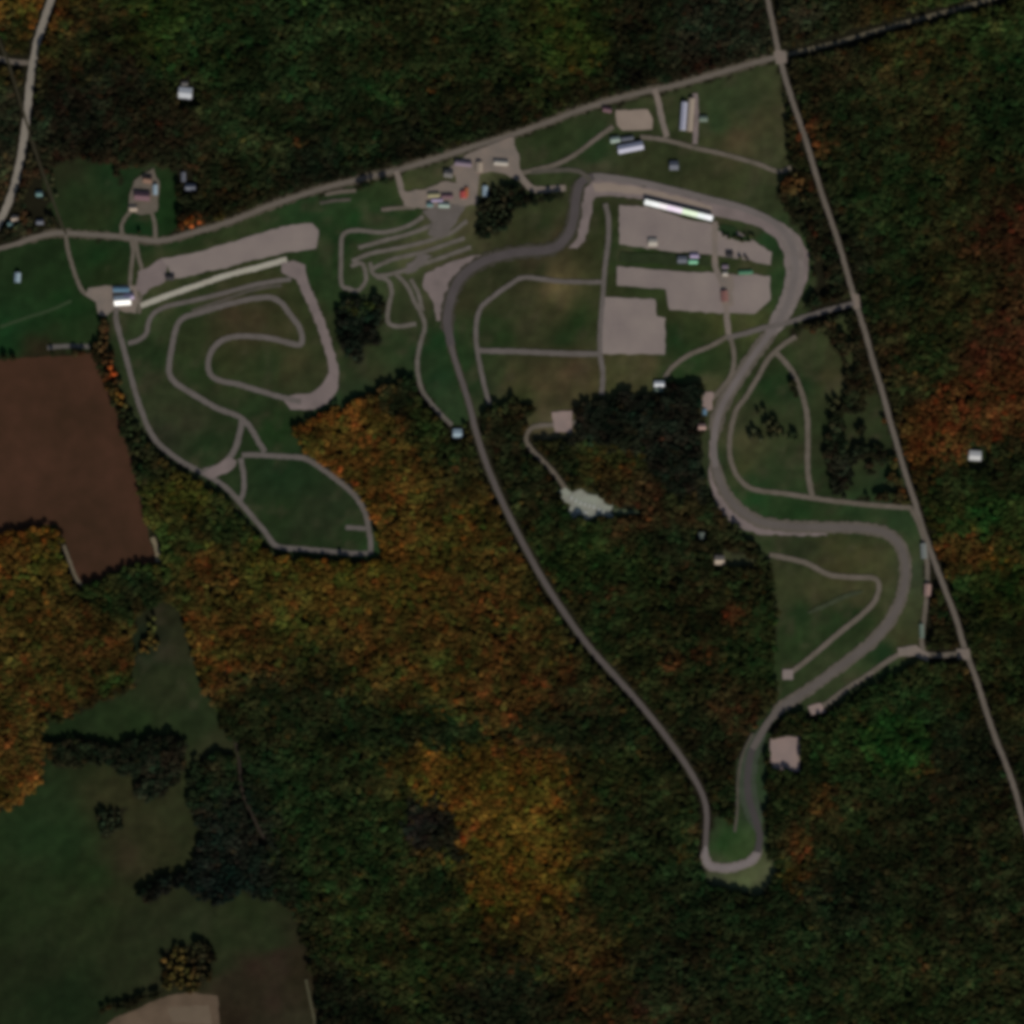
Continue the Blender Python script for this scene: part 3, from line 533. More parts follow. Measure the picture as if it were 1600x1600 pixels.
sheet("gravel_yard", [(1124,430),(1146,428),(1146,478),(1130,480)], M_GRAVEL2, "yard of the red roofed paddock hut", keep_off=False)
sheet("mown_strip", [(970,394),(1108,399),(1110,416),(968,411)], mat("lawn", alb((38,45,25)), 0.3, 0.05), "grass strip between the paddocks", keep_off=False)

# ------------------------------------------------------------------ ground
def jig(px, py):
    return px + vnoise(px, py, 14, 1) * 5 + vnoise(px, py, 5, 31) * 2.5, py + vnoise(px, py, 14, 2) * 5 + vnoise(px, py, 5, 32) * 2.5

def free_mask(px, py):
    """True where the forest grows"""
    op = np.zeros(px.shape, bool)
    for p in OPEN: op |= pip(px, py, p)
    for p in WOOD: op &= ~pip(px, py, p)
    for p in PADS: op |= pip(px, py, p)
    return ~op

ax = np.concatenate([[-9000.], np.linspace(-1500, 1500, 321), [9000.]])
gx, gy = np.meshgrid(ax, ax)
gx = gx.ravel(); gy = gy.ravel()
gpx = gx / S + 800; gpy = 800 - gy / S
jx, jy = jig(gpx, gpy)
is_f = free_mask(jx, jy)
for p in LOOSE[:1]: is_f &= ~pip(jx, jy, p)
gc = idw(gpx + vnoise(gpx, gpy, 22, 3) * 9, gpy + vnoise(gpx, gpy, 22, 4) * 9, [(x, y, (c[0] * (0.92 if c[1] > c[0] * 1.06 else 0.96), c[1] * (0.90 if c[1] > c[0] * 1.06 else 0.98), c[2] * 0.83)) for x, y, c in GRASS_SAMPLES], 3.5, 9.0) / KG
past = (gpx < 490) & (gpy > 1040)
gc[past] *= np.array([0.80, 0.86, 0.78])
gsu, gsv = (gpx * .80 - gpy * .60) / 4.0, gpx * .60 + gpy * .80
gc *= (1.07 + 0.18 * vnoise(gsu, gsv, 14, 41))[:, None]
worn = np.clip(vnoise(gpx, gpy, 19, 42) + 0.4 * vnoise(gpx, gpy, 8, 43) - 0.25, 0, 1)[:, None] * ((gpx > 165) & (gpy < 1110))[:, None]
gc = gc * (1 - 0.45 * worn) + lin((66, 58, 42)) / KG * 0.45 * worn      # bare, trampled spots
var = 1 + 0.16 * vnoise(gpx, gpy, 9, 5) + 0.10 * vnoise(gpx, gpy, 30, 6)
hue = 0.05 * vnoise(gpx, gpy, 16, 8)
gc = gc * var[:, None] * np.stack([1 + hue, 1 - hue * 0.4, 1 + hue * 0.5], 1)
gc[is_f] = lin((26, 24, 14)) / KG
nn = len(ax)
gme = bpy.data.meshes.new("ground")
vv = np.stack([gx, gy, np.zeros_like(gx)], 1).astype(np.float32)
ii = np.arange(nn * nn).reshape(nn, nn)
quads = np.stack([ii[:-1, :-1], ii[:-1, 1:], ii[1:, 1:], ii[1:, :-1]], -1).reshape(-1, 4).astype(np.int32)
def fill_mesh(me, v, q):
    me.vertices.add(len(v)); me.vertices.foreach_set("co", v.ravel())
    me.loops.add(q.size); me.loops.foreach_set("vertex_index", q.ravel())
    me.polygons.add(len(q)); me.polygons.foreach_set("loop_start", np.arange(0, q.size, 4, dtype=np.int32))
    me.update(calc_edges=True)
fill_mesh(gme, vv, quads)
ca = gme.color_attributes.new("tint", 'FLOAT_COLOR', 'POINT')
ca.data.foreach_set("color", np.concatenate([gc, np.ones((len(gc), 1))], 1).astype(np.float32).ravel())
M_GROUND = mat_attr("turf and forest floor", noise=[(0.05, 0.85, 1.15), (0.5, 0.88, 1.12)])
ground = structure(link("ground", gme, M_GROUND), "turf and forest floor")

# ------------------------------------------------------------------ forest
M_LEAF = mat_attr("forest foliage")
M_CROWN = mat_attr("tree foliage", use_obj=True)
M_BARK = mat("bark", (0.07, 0.055, 0.042), 0.3, 2.0, fine=8.0)

def crown_quads(n_tree, q, rg, up=0.0):
    """unit crowns: q leaf clumps each; centres (n,q,3), tangents"""
    th = rg.uniform(0, 2 * np.pi, (n_tree, q))
    cz = rg.uniform(-0.15, 1.0, (n_tree, q))
    rad = np.sqrt(np.clip(1 - cz ** 2, 0, 1))
    d = np.stack([np.cos(th) * rad, np.sin(th) * rad, cz], -1)
    # uneven outline: three lobes and dents per tree
    ph = rg.uniform(0, 2 * np.pi, (n_tree, 1)); ph2 = rg.uniform(0, 2 * np.pi, (n_tree, 1))
    lobe = 0.86 + 0.18 * np.sin(3 * th + ph) * rad + 0.12 * np.sin(5 * th + ph2) * rad
    r = lobe * rg.uniform(0.62, 1.0, (n_tree, q))
    c = d * r[..., None]
    nrm = d + rg.normal(0, 0.45, d.shape)
    nrm[..., 2] += up
    nrm /= np.linalg.norm(nrm, axis=-1, keepdims=True)
    t = np.cross(nrm, rg.normal(0, 1, d.shape)); t /= np.linalg.norm(t, axis=-1, keepdims=True) + 1e-9
    b = np.cross(nrm, t)
    return c, t, b

def build_wood(name, tx, ty, label, q=26, seed=1):
    n = len(tx)
    rg = np.random.default_rng(seed)
    rad = rg.uniform(4.3, 7.0, n) * (1 + 0.16 * vnoise(tx, ty, 40, 20))
    hgt = 12.5 + 1.8 * vnoise(tx, ty, 28, 26) + rg.normal(0, 0.8, n)
    hgt[rg.random(n) < 0.03] *= 1.35                  # a few trees, made taller to cast bigger shadows
    su, sv = (tx * .94 - ty * .34) / 3.2, tx * .34 + ty * .94  # diagonal streaks of shadow, put into the crown colours below
    base = forest_colour(tx + vnoise(tx, ty, 20, 21) * 16 + rg.normal(0, 5, n), ty + vnoise(tx, ty, 20, 22) * 16 + rg.normal(0, 5, n))
    lum = np.exp(0.34 * vnoise(tx, ty, 15, 23) + 0.22 * vnoise(tx, ty, 40, 25) + 0.45 * vnoise(su, sv, 15, 27) + rg.normal(0, 0.09, n))
    # neighbours of one stock: clumps of a few crowns share their tone
    ci = (np.floor((tx + 3 * vnoise(tx, ty, 6, 51)) / 11).astype(int) + 500) % 997
    cj = (np.floor((ty + 3 * vnoise(tx, ty, 6, 52)) / 10 + 0.5 * (ci % 2)).astype(int) + 500) % 997
    tab = np.random.default_rng(77).normal(0, 1, (997, 997, 2))
    lum = lum * np.exp(0.20 * tab[ci, cj, 0])
    h = 0.20 * vnoise(tx, ty, 19, 24) + 0.13 * tab[ci, cj, 1] + rg.normal(0, 0.05, n)
    col = base * lum[:, None] * np.stack([np.exp(h), np.exp(-0.45 * h), np.exp(-0.2 * h)], 1)
    turn = rg.random(n) < 0.03                        # some trees have turned
    col[turn] = col[turn] * np.array([1.6, 1.1, 0.9])
    col = np.clip(col / KF, 0.003, 0.6)
    c, t, b = crown_quads(n, q, rg, 0.7)
    sc = np.stack([rad, rad, hgt * 0.27], 1)[:, None, :]
    ctr = c * sc
    ctr[..., 0] += X(tx)[:, None]; ctr[..., 1] += Y(ty)[:, None]; ctr[..., 2] += (hgt * 0.73)[:, None]
    sz = (rad[:, None] * rg.uniform(0.38, 0.58, (n, q)))[..., None]
    cs = []
    for su, sv in ((-1, -1), (1, -1), (1, 1), (-1, 1)):
        cs.append(ctr + t * sz * su * rg.uniform(0.6, 1.15, (n, q, 1)) + b * sz * sv * rg.uniform(0.6, 1.15, (n, q, 1)))
    v = np.stack(cs, 2).reshape(-1, 3)
    v[:, 2] = np.maximum(v[:, 2], 0.3)
    nf = n * q
    me = bpy.data.meshes.new(name)
    fill_mesh(me, v.astype(np.float32), np.arange(nf * 4, dtype=np.int32).reshape(nf, 4))
    fc = np.repeat(col, q, 0) * np.exp(rg.normal(0, 0.10, (nf, 1)))
    a = me.attributes.new("tint", 'FLOAT_COLOR', 'FACE')
    a.data.foreach_set("color", np.concatenate([fc, np.ones((nf, 1))], 1).astype(np.float32).ravel())
    o = link(name, me, M_LEAF)
    o["kind"] = "stuff"; o["label"] = label; o["category"] = "woodland"
    return o

SP = 6.1
g0 = np.arange(-130, 1730, SP)
tx, ty = np.meshgrid(g0, g0)
tx = tx + (np.arange(len(g0)) % 2)[:, None] * SP * 0.5
tx = (tx + rng.uniform(-0.42, 0.42, tx.shape) * SP).ravel(); ty = (ty + rng.uniform(-0.42, 0.42, ty.shape) * SP).ravel()
keep = free_mask(*jig(tx, ty))
for p in LOOSE:
    m = pip(*jig(tx, ty), p)
    keep = np.where(m, vnoise(tx, ty, 16, 35) + 0.5 * vnoise(tx, ty, 40, 36) > 0.02, keep)
for p in PADS: keep &= ~pip(tx, ty, p)
tx, ty = tx[keep], ty[keep]
keep = rng.random(len(tx)) > 0.03 + 0.12 * (vnoise(tx, ty, 25, 30) > 0.6)
tx, ty = tx[keep], ty[keep]
for pts, clr in ROADS:
    xs = [p[0] for p in pts]; ys = [p[1] for p in pts]
    near = (tx > min(xs) - 20) & (tx < max(xs) + 20) & (ty > min(ys) - 20) & (ty < max(ys) + 20)
    idx = np.where(near)[0]
    if len(idx):
        d = dline(tx[idx], ty[idx], pts)
        ok = np.ones(len(tx), bool); ok[idx[d < clr + 1.5]] = False
        tx, ty = tx[ok], ty[ok]

# small groups of trees one can tell from the forest: built one by one further down
# (polygon, spacing, mean crown radius m, where-phrase)
GROVES = [
 ([(150,508),(168,520),(176,560),(192,600),(208,660),(222,706),(218,750),(204,690),(186,640),(170,585),(152,550)], 8.2, 5.2, "in the hedgerow between the ploughed field and the west circuit"),
 ([(258,1482),(330,1476),(332,1520),(300,1548),(262,1540)], 8.6, 5.6, "in the copse at the bottom of the big pasture"),
 ([(152,1275),(170,1262),(196,1262),(188,1290),(172,1310),(156,1305)], 8.0, 5.2, "in the small clump in the middle of the big pasture"),
 ([(278,366),(290,352),(322,344),(326,356),(300,366),(284,372)], 8.0, 5.6, "north of the gravel apron by the country road"),
 ([(756,300),(775,288),(798,302),(796,340),(782,372),(758,366)], 8.0, 5.4, "in the dark clump below the entrance yard"),
 ([(1172,636),(1204,624),(1246,652),(1250,690),(1238,730),(1192,736),(1168,700)], 9.05, 5.8, "in the loose grove of the eastern infield"),
 ([(1288,630),(1304,628),(1308,640),(1294,644)], 8.0, 6.0, "standing beside the eastern infield road"),
 ([(1234,270),(1252,262),(1268,330),(1250,336)], 8.6, 5.2, "between the race track and the east road"),
 ([(44,286),(84,270),(90,330),(60,352),(40,330)], 10.5, 4.8, "round the houses in the upper left"),
 ([(1148,392),(1196,418),(1176,424),(1146,404)], 9.0, 3.6, "in the hedge inside the upper paddock"),
 ([(1128,362),(1182,366),(1176,380),(1128,372)], 8.5, 3.6, "in the hedge at the top of the paddock"),
 ([(250,1000),(240,960),(228,985),(224,1024),(240,1020)], 8.5, 5.0, "in the narrow arm of the big pasture"),
 ([(1040,500),(1076,500),(1112,508),(1060,510)], 9.5, 3.8, "in the green south of the middle paddock"),
 ([(212,362),(236,356),(234,364),(214,368)], 8.0, 4.2, "in the orchard of the farm"),
]

# (x, y, length, width, angle, wall height m, pitch deg, roof, wall, name, label, category) length runs along the angle
BUILDINGS = [
 (290,146,21,17,6,5,14,'whitemetal','cream','shed',"white metal shed alone in the north forest clearing",'shed'),
 (289,131,10,7,0,3,22,'grey','plank','barn',"low grey roofed hut behind the white forest shed",'hut'),
 (1523,712,19,15,4,5,14,'white','cream','house',"white roofed house alone in the east forest",'house'),
 (28,434,9,15,4,5,30,'paleblue','render','house',"pale blue roofed house on the left edge of the green field",'house'),
 (192,470,26,15,-4,6,27,'glare','cream','hall',"brightest white roofed hall in the west gravel yard",'hall'),
 (202,464,16,9,-4,5,26,'lilac','cream','hall',"lilac roofed hall joined to the brightest white hall",'hall'),  # lilac roof colour imitates the fringe beside the white roof's glint
 (190,453,26,7,0,4,16,'blue','cream','hall',"long blue roofed hall at the back of the west gravel yard",'hall'),
 (266,434,14,9,0,4,20,'darkslate','plank','shed',"dark roofed shed at the end of the gravel apron",'shed'),
 (223,307,24,14,4,6,28,'plum','brick','barn',"plum roofed barn in the farmyard",'barn'),
 (243,297,7,16,0,5,24,'paleblue','render','house',"narrow pale blue roofed farm building",'house'),
 (231,281,13,12,8,5,32,'brownroof','brick','house',"brown roofed farmhouse at the top of the farmyard",'house'),
 (209,326,12,9,0,4,28,'sandroof','brick','shed',"sand coloured shed at the lower left of the farmyard",'shed'),
 (298,293,16,11,0,5,30,'greyblue','brick','house',"blue grey roofed house east of the farm",'house'),
 (287,277,7,15,0,4,25,'greyblue','brick','house',"narrow blue grey outbuilding behind the house east of the farm",'house'),
 (62,303,10,9,0,4,30,'teal','brick','house',"teal roofed house among trees in the upper left",'house'),
 (63,347,11,8,0,4,30,'greyblue','brick','house',"grey blue roofed house near the bend of the country road",'house'),
 (24,342,11,10,0,4,30,'sandroof','brick','house',"sand roofed house beside the concrete road",'house'),
 (17,350,9,8,0,4,30,'teal','brick','house',"small teal roofed house beside the concrete road",'house'),
 (985,231,40,13,-11,6,24,'lilacwhite','cream','hall',"long lilac white hall south of the sandy yard",'hall'),
 (961,219,15,9,-8,5,22,'palegreen','cream','hall',"small pale green hall west of the lilac white hall",'hall'),
 (980,217,20,6,-8,4,18,'greyblue','cream','shed',"blue grey lean-to north of the lilac white hall",'shed'),
 (1068,182,9,44,4,6,26,'lilacwhite','cream','hall',"long lilac white shed running north to south",'hall'),
 (1079,180,9,52,4,5,22,'sandroof','brick','hall',"long sand roofed shed beside the lilac white shed",'hall'),
 (1053,259,14,14,0,4,24,'greyblue','cream','house',"lone grey white hut on the lawn above the start straight",'hut'),
 (1099,186,13,9,0,4,20,'greengrey','plank','shed',"grey green hut east of the sand roofed shed",'shed'),
 (694,321,17,8,2,4,26,'palegreen','render','house',"pale green roofed house in the entrance yard",'house'),
 (672,320,10,8,0,4,26,'teal','brick','house',"small teal roofed house in the entrance yard",'house'),
 (678,305,18,8,-2,4,26,'straw','brick','house',"straw yellow roofed house in the entrance yard",'house'),
 (683,313,18,5,0,4,26,'lilac','brick','shed',"narrow lilac shed between the entrance houses",'shed'),
 (724,305,10,11,0,4,26,'red','render','house',"bright red roofed kiosk in the entrance yard",'kiosk'),
 (729,301,6,14,0,4,20,'orange','render','shed',"orange roofed hut against the red kiosk",'hut'),
 (699,307,18,8,0,4,26,'plum','brick','house',"plum roofed house west of the red kiosk",'house'),
 (724,256,26,9,6,5,26,'purplegrey','brick','house',"purple grey roofed house at the country road",'house'),
 (749,262,10,16,0,5,24,'sandroof','brick','house',"sand roofed house in the entrance yard",'house'),
 (783,255,22,8,4,5,24,'cream','render','hall',"cream roofed ticket hall at the entrance",'hall'),
 (758,299,8,16,0,4,24,'paleblue','render','shed',"pale blue roofed shed beside the dark clump of trees",'shed'),
 (701,272,14,12,8,5,26,'grey','brick','house',"grey roofed house west of the entrance",'house'),
 (1020,379,14,12,0,4,18,'cream','cream','house',"cream roofed race office alone on the upper paddock",'office'),
 (1085,400,14,7,0,4,24,'lilac','cream','house',"lilac roofed paddock building",'building'),
 (1083,409,14,7,0,4,24,'mint','cream','house',"mint green paddock building touching the lilac one",'building'),
 (1066,406,15,11,0,4,18,'greyblue','render','house',"grey paddock building west of the mint green one",'building'),
 (1133,428,8,7,0,4,24,'cream','cream','house',"small cream hut at the paddock road junction",'hut'),
 (1133,417,10,6,0,3,16,'purplegrey','render','shed',"small purple grey hut at the paddock road junction",'hut'),
 (1132,463,11,17,-4,4,24,'brickred','brick','house',"brick red roofed hut on the middle paddock",'hut'),
 (1165,426,22,6,-3,3,18,'green','plank','shed',"long green roofed shelter in the eastern paddock",'shelter'),
 (1030,600,16,9,0,4,18,'whitemetal','cream','house',"bright white hut at the edge of the infield wood",'hut'),
 (1029,609,14,6,0,3,15,'greengrey','plank','shed',"grey green lean-to below the bright white hut",'shed'),
 (715,677,14,13,0,4,15,'paleblue','cream','house',"pale blue hut beside the start of the back straight",'hut'),
 (1124,875,15,14,0,5,26,'sandroof','render','house',"sand roofed house in the dark wood south of the race track",'house'),
 (1097,667,12,9,0,4,24,'pinkroof','brick','shed',"pink roofed shed west of the race track",'shed'),
 (1101,644,6,9,0,3,20,'blue','render','shed',"small blue roofed hut below the pink pad",'hut'),
 (1096,837,9,10,0,4,24,'greygreenlight','render','house',"grey hut in the wood outside the southeast bend",'hut'),
 (1443,861,9,24,-4,4,24,'greypale','render','house',"long pale grey house beside the east road",'house'),
 (1449,922,10,19,2,4,26,'pinkroof','brick','house',"pink roofed house beside the east road",'house'),
 (1440,986,7,22,-2,3,22,'greengrey','render','shed',"narrow grey green shed at the southeast gate",'shed'),
 (949,172,14,8,10,4,26,'plum','brick','house',"plum roofed house at the edge of the north forest",'house'),
 (1140,398,11,10,0,4,18,'darkslate','plank','shed',"dark roofed workshop at the paddock hedge",'workshop'),
]
for b in BUILDINGS:
    d = np.hypot(tx - b[0], ty - b[1]); k = d > 0.5 * max(b[2], b[3]) + 6
    tx, ty = tx[k], ty[k]
grove_pts = []
for poly, sp, rad, where in GROVES:
    k = ~pip(tx, ty, poly); tx, ty = tx[k], ty[k]
    xs = [p[0] for p in poly]; ys = [p[1] for p in poly]
    a, b = np.meshgrid(np.arange(min(xs), max(xs) + sp, sp * (0.78 if sp > 9 else 1)), np.arange(min(ys), max(ys) + sp, sp * (0.78 if sp > 9 else 1)))
    a = (a + rng.uniform(-.4, .4, a.shape) * sp).ravel(); b = (b + rng.uniform(-.4, .4, b.shape) * sp).ravel()
    k = pip(*jig(a, b), poly)
    if sp > 9: k &= vnoise(a, b, 22, 33) + 0.4 * vnoise(a, b, 8, 34) > 0.12
    for B in BUILDINGS: k &= np.hypot(a - B[0], b - B[1]) > 0.5 * max(B[2], B[3]) + 4
    for pts, clr in ROADS: k &= dline(a, b, pts) > clr + 1
    for x, y in zip(a[k], b[k]): grove_pts.append((x, y, rad, where))

def interp_poly(v, pts, ax_):
    o = 1 - ax_
    p = sorted(pts, key=lambda q: q[ax_])
    return np.interp(v, [q[ax_] for q in p], [q[o] for q in p])
north_y = np.where(tx < 1217, interp_poly(tx, NROAD, 0), interp_poly(tx, NROAD2, 0))
east_x = interp_poly(ty, EROAD, 1)
back_x = interp_poly(ty, [(680, 500), (700, 560), (738, 660)] + TRACK[6:19] + [(1150, 1700)], 1)
w_north = ty < north_y
w_east = ~w_north & (tx > east_x)
w_west = ~w_north & ~w_east & (tx < back_x) & (ty > 480)
w_mid = ~w_north & ~w_east & ~w_west
build_wood("woodland", tx[w_north], ty[w_north], "dark mixed forest north of the country road", seed=31)
build_wood("woodland", tx[w_east], ty[w_east], "mixed forest east of the straight road", seed=32)
build_wood("woodland", tx[w_west], ty[w_west], "autumn orange and green forest in the southwest", seed=33)
build_wood("woodland", tx[w_mid], ty[w_mid], "dark green forest inside the race track loop and around it", seed=34)
print("forest trees", len(tx), "single trees", len(grove_pts))

# ------------------------------------------------------------------ single trees
def thing(name, label, cat, loc, rotz=0.0, group=None):
    o = bpy.data.objects.new(name, None)
    COL.objects.link(o)
    o.location = loc; o.rotation_euler = (0, 0, rotz)
    o.empty_display_size = 2
    o["label"] = label; o["category"] = cat
    if group: o["group"] = group
    return o

def tube(verts, faces, a, b, r0, r1, n=7):
    a = Vector(a); b = Vector(b)
    d = (b - a).normalized()
    u = d.orthogonal().normalized(); v = d.cross(u)
    k = len(verts)
    for p, r in ((a, r0), (b, r1)):
        for i in range(n):
            t = 2 * math.pi * i / n
            verts.append(p + (u * math.cos(t) + v * math.sin(t)) * r)
    for i in range(n):
        faces.append((k + i, k + (i + 1) % n, k + n + (i + 1) % n, k + n + i))
    faces.append(tuple(range(k + n - 1, k - 1, -1))); faces.append(tuple(range(k + n, k + 2 * n)))

PROTO = []
for s in range(8):
    rg = np.random.default_rng(100 + s)
    q = 110
    c, t, b = crown_quads(1, q, rg)
    hh = rg.uniform(2.0, 2.5)
    ctr = c[0] * np.array([1, 1, hh * 0.62]) + np.array([0, 0, hh * 0.40])
    sz = rg.uniform(0.16, 0.32, (q, 1))
    cs = [ctr + t[0] * sz * su * rg.uniform(.6, 1.15, (q, 1)) + b[0] * sz * sv * rg.uniform(.6, 1.15, (q, 1)) for su, sv in ((-1, -1), (1, -1), (1, 1), (-1, 1))]
    v = np.stack(cs, 1).reshape(-1, 3); v[:, 2] = np.maximum(v[:, 2], 0.1)
    cme = bpy.data.meshes.new("crown")
    fill_mesh(cme, v.astype(np.float32), np.arange(q * 4, dtype=np.int32).reshape(q, 4))
    fc = np.ones((q, 3)) * np.exp(rg.normal(0, 0.22, (q, 1)))
    a = cme.attributes.new("tint", 'FLOAT_COLOR', 'FACE')
    a.data.foreach_set("color", np.concatenate([fc, np.ones((q, 1))], 1).astype(np.float32).ravel())
    cme.materials.append(M_CROWN)
    tv, tf = [], []
    tube(tv, tf, (0, 0, -0.02), (0, 0, hh * 0.35), 0.075, 0.055)
    tube(tv, tf, (0, 0, hh * 0.35), (0.03, -0.02, hh * 0.8), 0.055, 0.02)
    for i in range(4):
        an = i * 1.57 + s
        tube(tv, tf, (0, 0, hh * (0.3 + 0.06 * i)), (0.5 * math.cos(an), 0.5 * math.sin(an), hh * (0.5 + 0.06 * i)), 0.035, 0.012)
    tme = pymesh("trunk", tv, tf); tme.materials.append(M_BARK)
    PROTO.append((cme, tme))

def shade_word(c):
    r, g, b_ = c * 255
    s = np.where(c <= 0.0031308, c * 12.92, 1.055 * c ** (1 / 2.4) - 0.055) * 255
    r, g, b_ = s
    if r > 1.75 * g: return "rust red"
    if r > 1.22 * g: return "orange brown" if r > 46 else "dull brown"
    if r > 0.98 * g: return "olive"
    return "dark green" if g < 34 else "mid green"

gxa = np.array([g[0] for g in grove_pts]); gya = np.array([g[1] for g in grove_pts])
gcol = forest_colour(gxa, gya)
for i, (x, y, rad, where) in enumerate(grove_pts):
    c = gcol[i] * math.exp(rng.normal(0, 0.25)) * np.array([math.exp(rng.normal(0, 0.12)), 1, 1])
    word = shade_word(c)
    lab = f"{word} tree {where}"
    root = thing("tree", lab, "tree", W(x, y, 0), rng.uniform(0, 6.28), lab.replace(" tree ", " trees "))
    r = rad * rng.uniform(0.75, 1.2)
    root.scale = (r, r, r)
    cme, tme = PROTO[int(rng.integers(8))]
    cr = link("crown", cme, None, root)
    a_ = np.clip(c / (0.46 * KF), 0.003, 0.8)
    cr.color = (*a_, 1)
    link("trunk", tme, None, root)

# ------------------------------------------------------------------ buildings
def rmat(name, c, rough=0.8, metallic=0.0, var=0.08):
    return mat(name, np.clip(np.array(c, float), 0, 0.92), var, 0.3, rough=rough, metallic=metallic, spec=0.3, fine=2.0)
ROOF = {
 'white': rmat("white roof", (.62,.62,.60)), 'whitemetal': rmat("white sheet metal", (.66,.68,.70), .62, .35),
 'glare': rmat("polished sheet metal", (.88,.88,.84), .55, .6), 'lilac': rmat("lilac sheet metal", (.44,.36,.52), .7, .1),
 'lilacwhite': rmat("lilac white sheet metal", (.50,.50,.60), .7, .1), 'palegreen': rmat("pale green roof", (.34,.42,.36)),
 'greyblue': rmat("blue grey tiles", (.15,.16,.19)), 'grey': rmat("grey sheet", (.16,.15,.14)), 'paleblue': rmat("pale blue sheet", (.34,.44,.50)),
 'blue': rmat("blue sheet", (.14,.26,.36)), 'darkslate': rmat("dark slate", (.045,.04,.04)), 'plum': rmat("plum tiles", (.17,.095,.11)),
 'brownroof': rmat("brown tiles", (.22,.13,.09)), 'sandroof': rmat("sand coloured sheet", (.42,.34,.26)), 'teal': rmat("teal sheet", (.13,.23,.22)),
 'greengrey': rmat("grey green sheet", (.17,.22,.17)), 'straw': rmat("straw coloured sheet", (.36,.32,.18)), 'red': rmat("red sheet", (.52,.09,.08)),
 'orange': rmat("orange sheet", (.42,.13,.05)), 'purplegrey': rmat("purple grey tiles", (.23,.18,.22)), 'cream': rmat("cream sheet", (.50,.45,.38)),
 'mint': rmat("mint sheet", (.26,.62,.38)), 'brickred': rmat("brick red tiles", (.27,.13,.11)), 'green': rmat("green sheet", (.10,.27,.15)),
 'pinkroof': rmat("pink tiles", (.40,.26,.22)), 'greygreenlight': rmat("light grey sheet", (.15,.18,.15)), 'greypale': rmat("pale grey sheet", (.22,.24,.22)),
}
WALL = {'cream': rmat("cream wall", (.55,.52,.45)), 'render': rmat("rendered wall", (.45,.42,.38)), 'brick': rmat("brick wall", (.25,.13,.09), var=.2), 'plank': rmat("plank wall", (.12,.09,.07), var=.25)}
M_GLASS = mat("window glass", (.03,.035,.04), .1, 1.0, rough=.12, spec=.5)
M_DOOR = mat("door paint", (.14,.10,.08), .15, 1.0, rough=.6)
M_FRAME = mat("frame paint", (.6,.6,.58), .05, 1.0, rough=.6)
M_STEEL = mat("steel", (.3,.3,.3), .1, 1.0, rough=.5, metallic=.6)

def box(verts, faces, x0, x1, y0, y1, z0, z1):
    k = len(verts)
    verts += [Vector(p) for p in ((x0,y0,z0),(x1,y0,z0),(x1,y1,z0),(x0,y1,z0),(x0,y0,z1),(x1,y0,z1),(x1,y1,z1),(x0,y1,z1))]
    faces += [tuple(k + i for i in f) for f in ((3,2,1,0),(4,5,6,7),(0,1,5,4),(1,2,6,5),(2,3,7,6),(3,0,4,7))]

def boxpart(name, dims, m, parent):
    v, f = [], []
    box(v, f, *dims)
    return link(name, pymesh(name, v, f), m, parent)

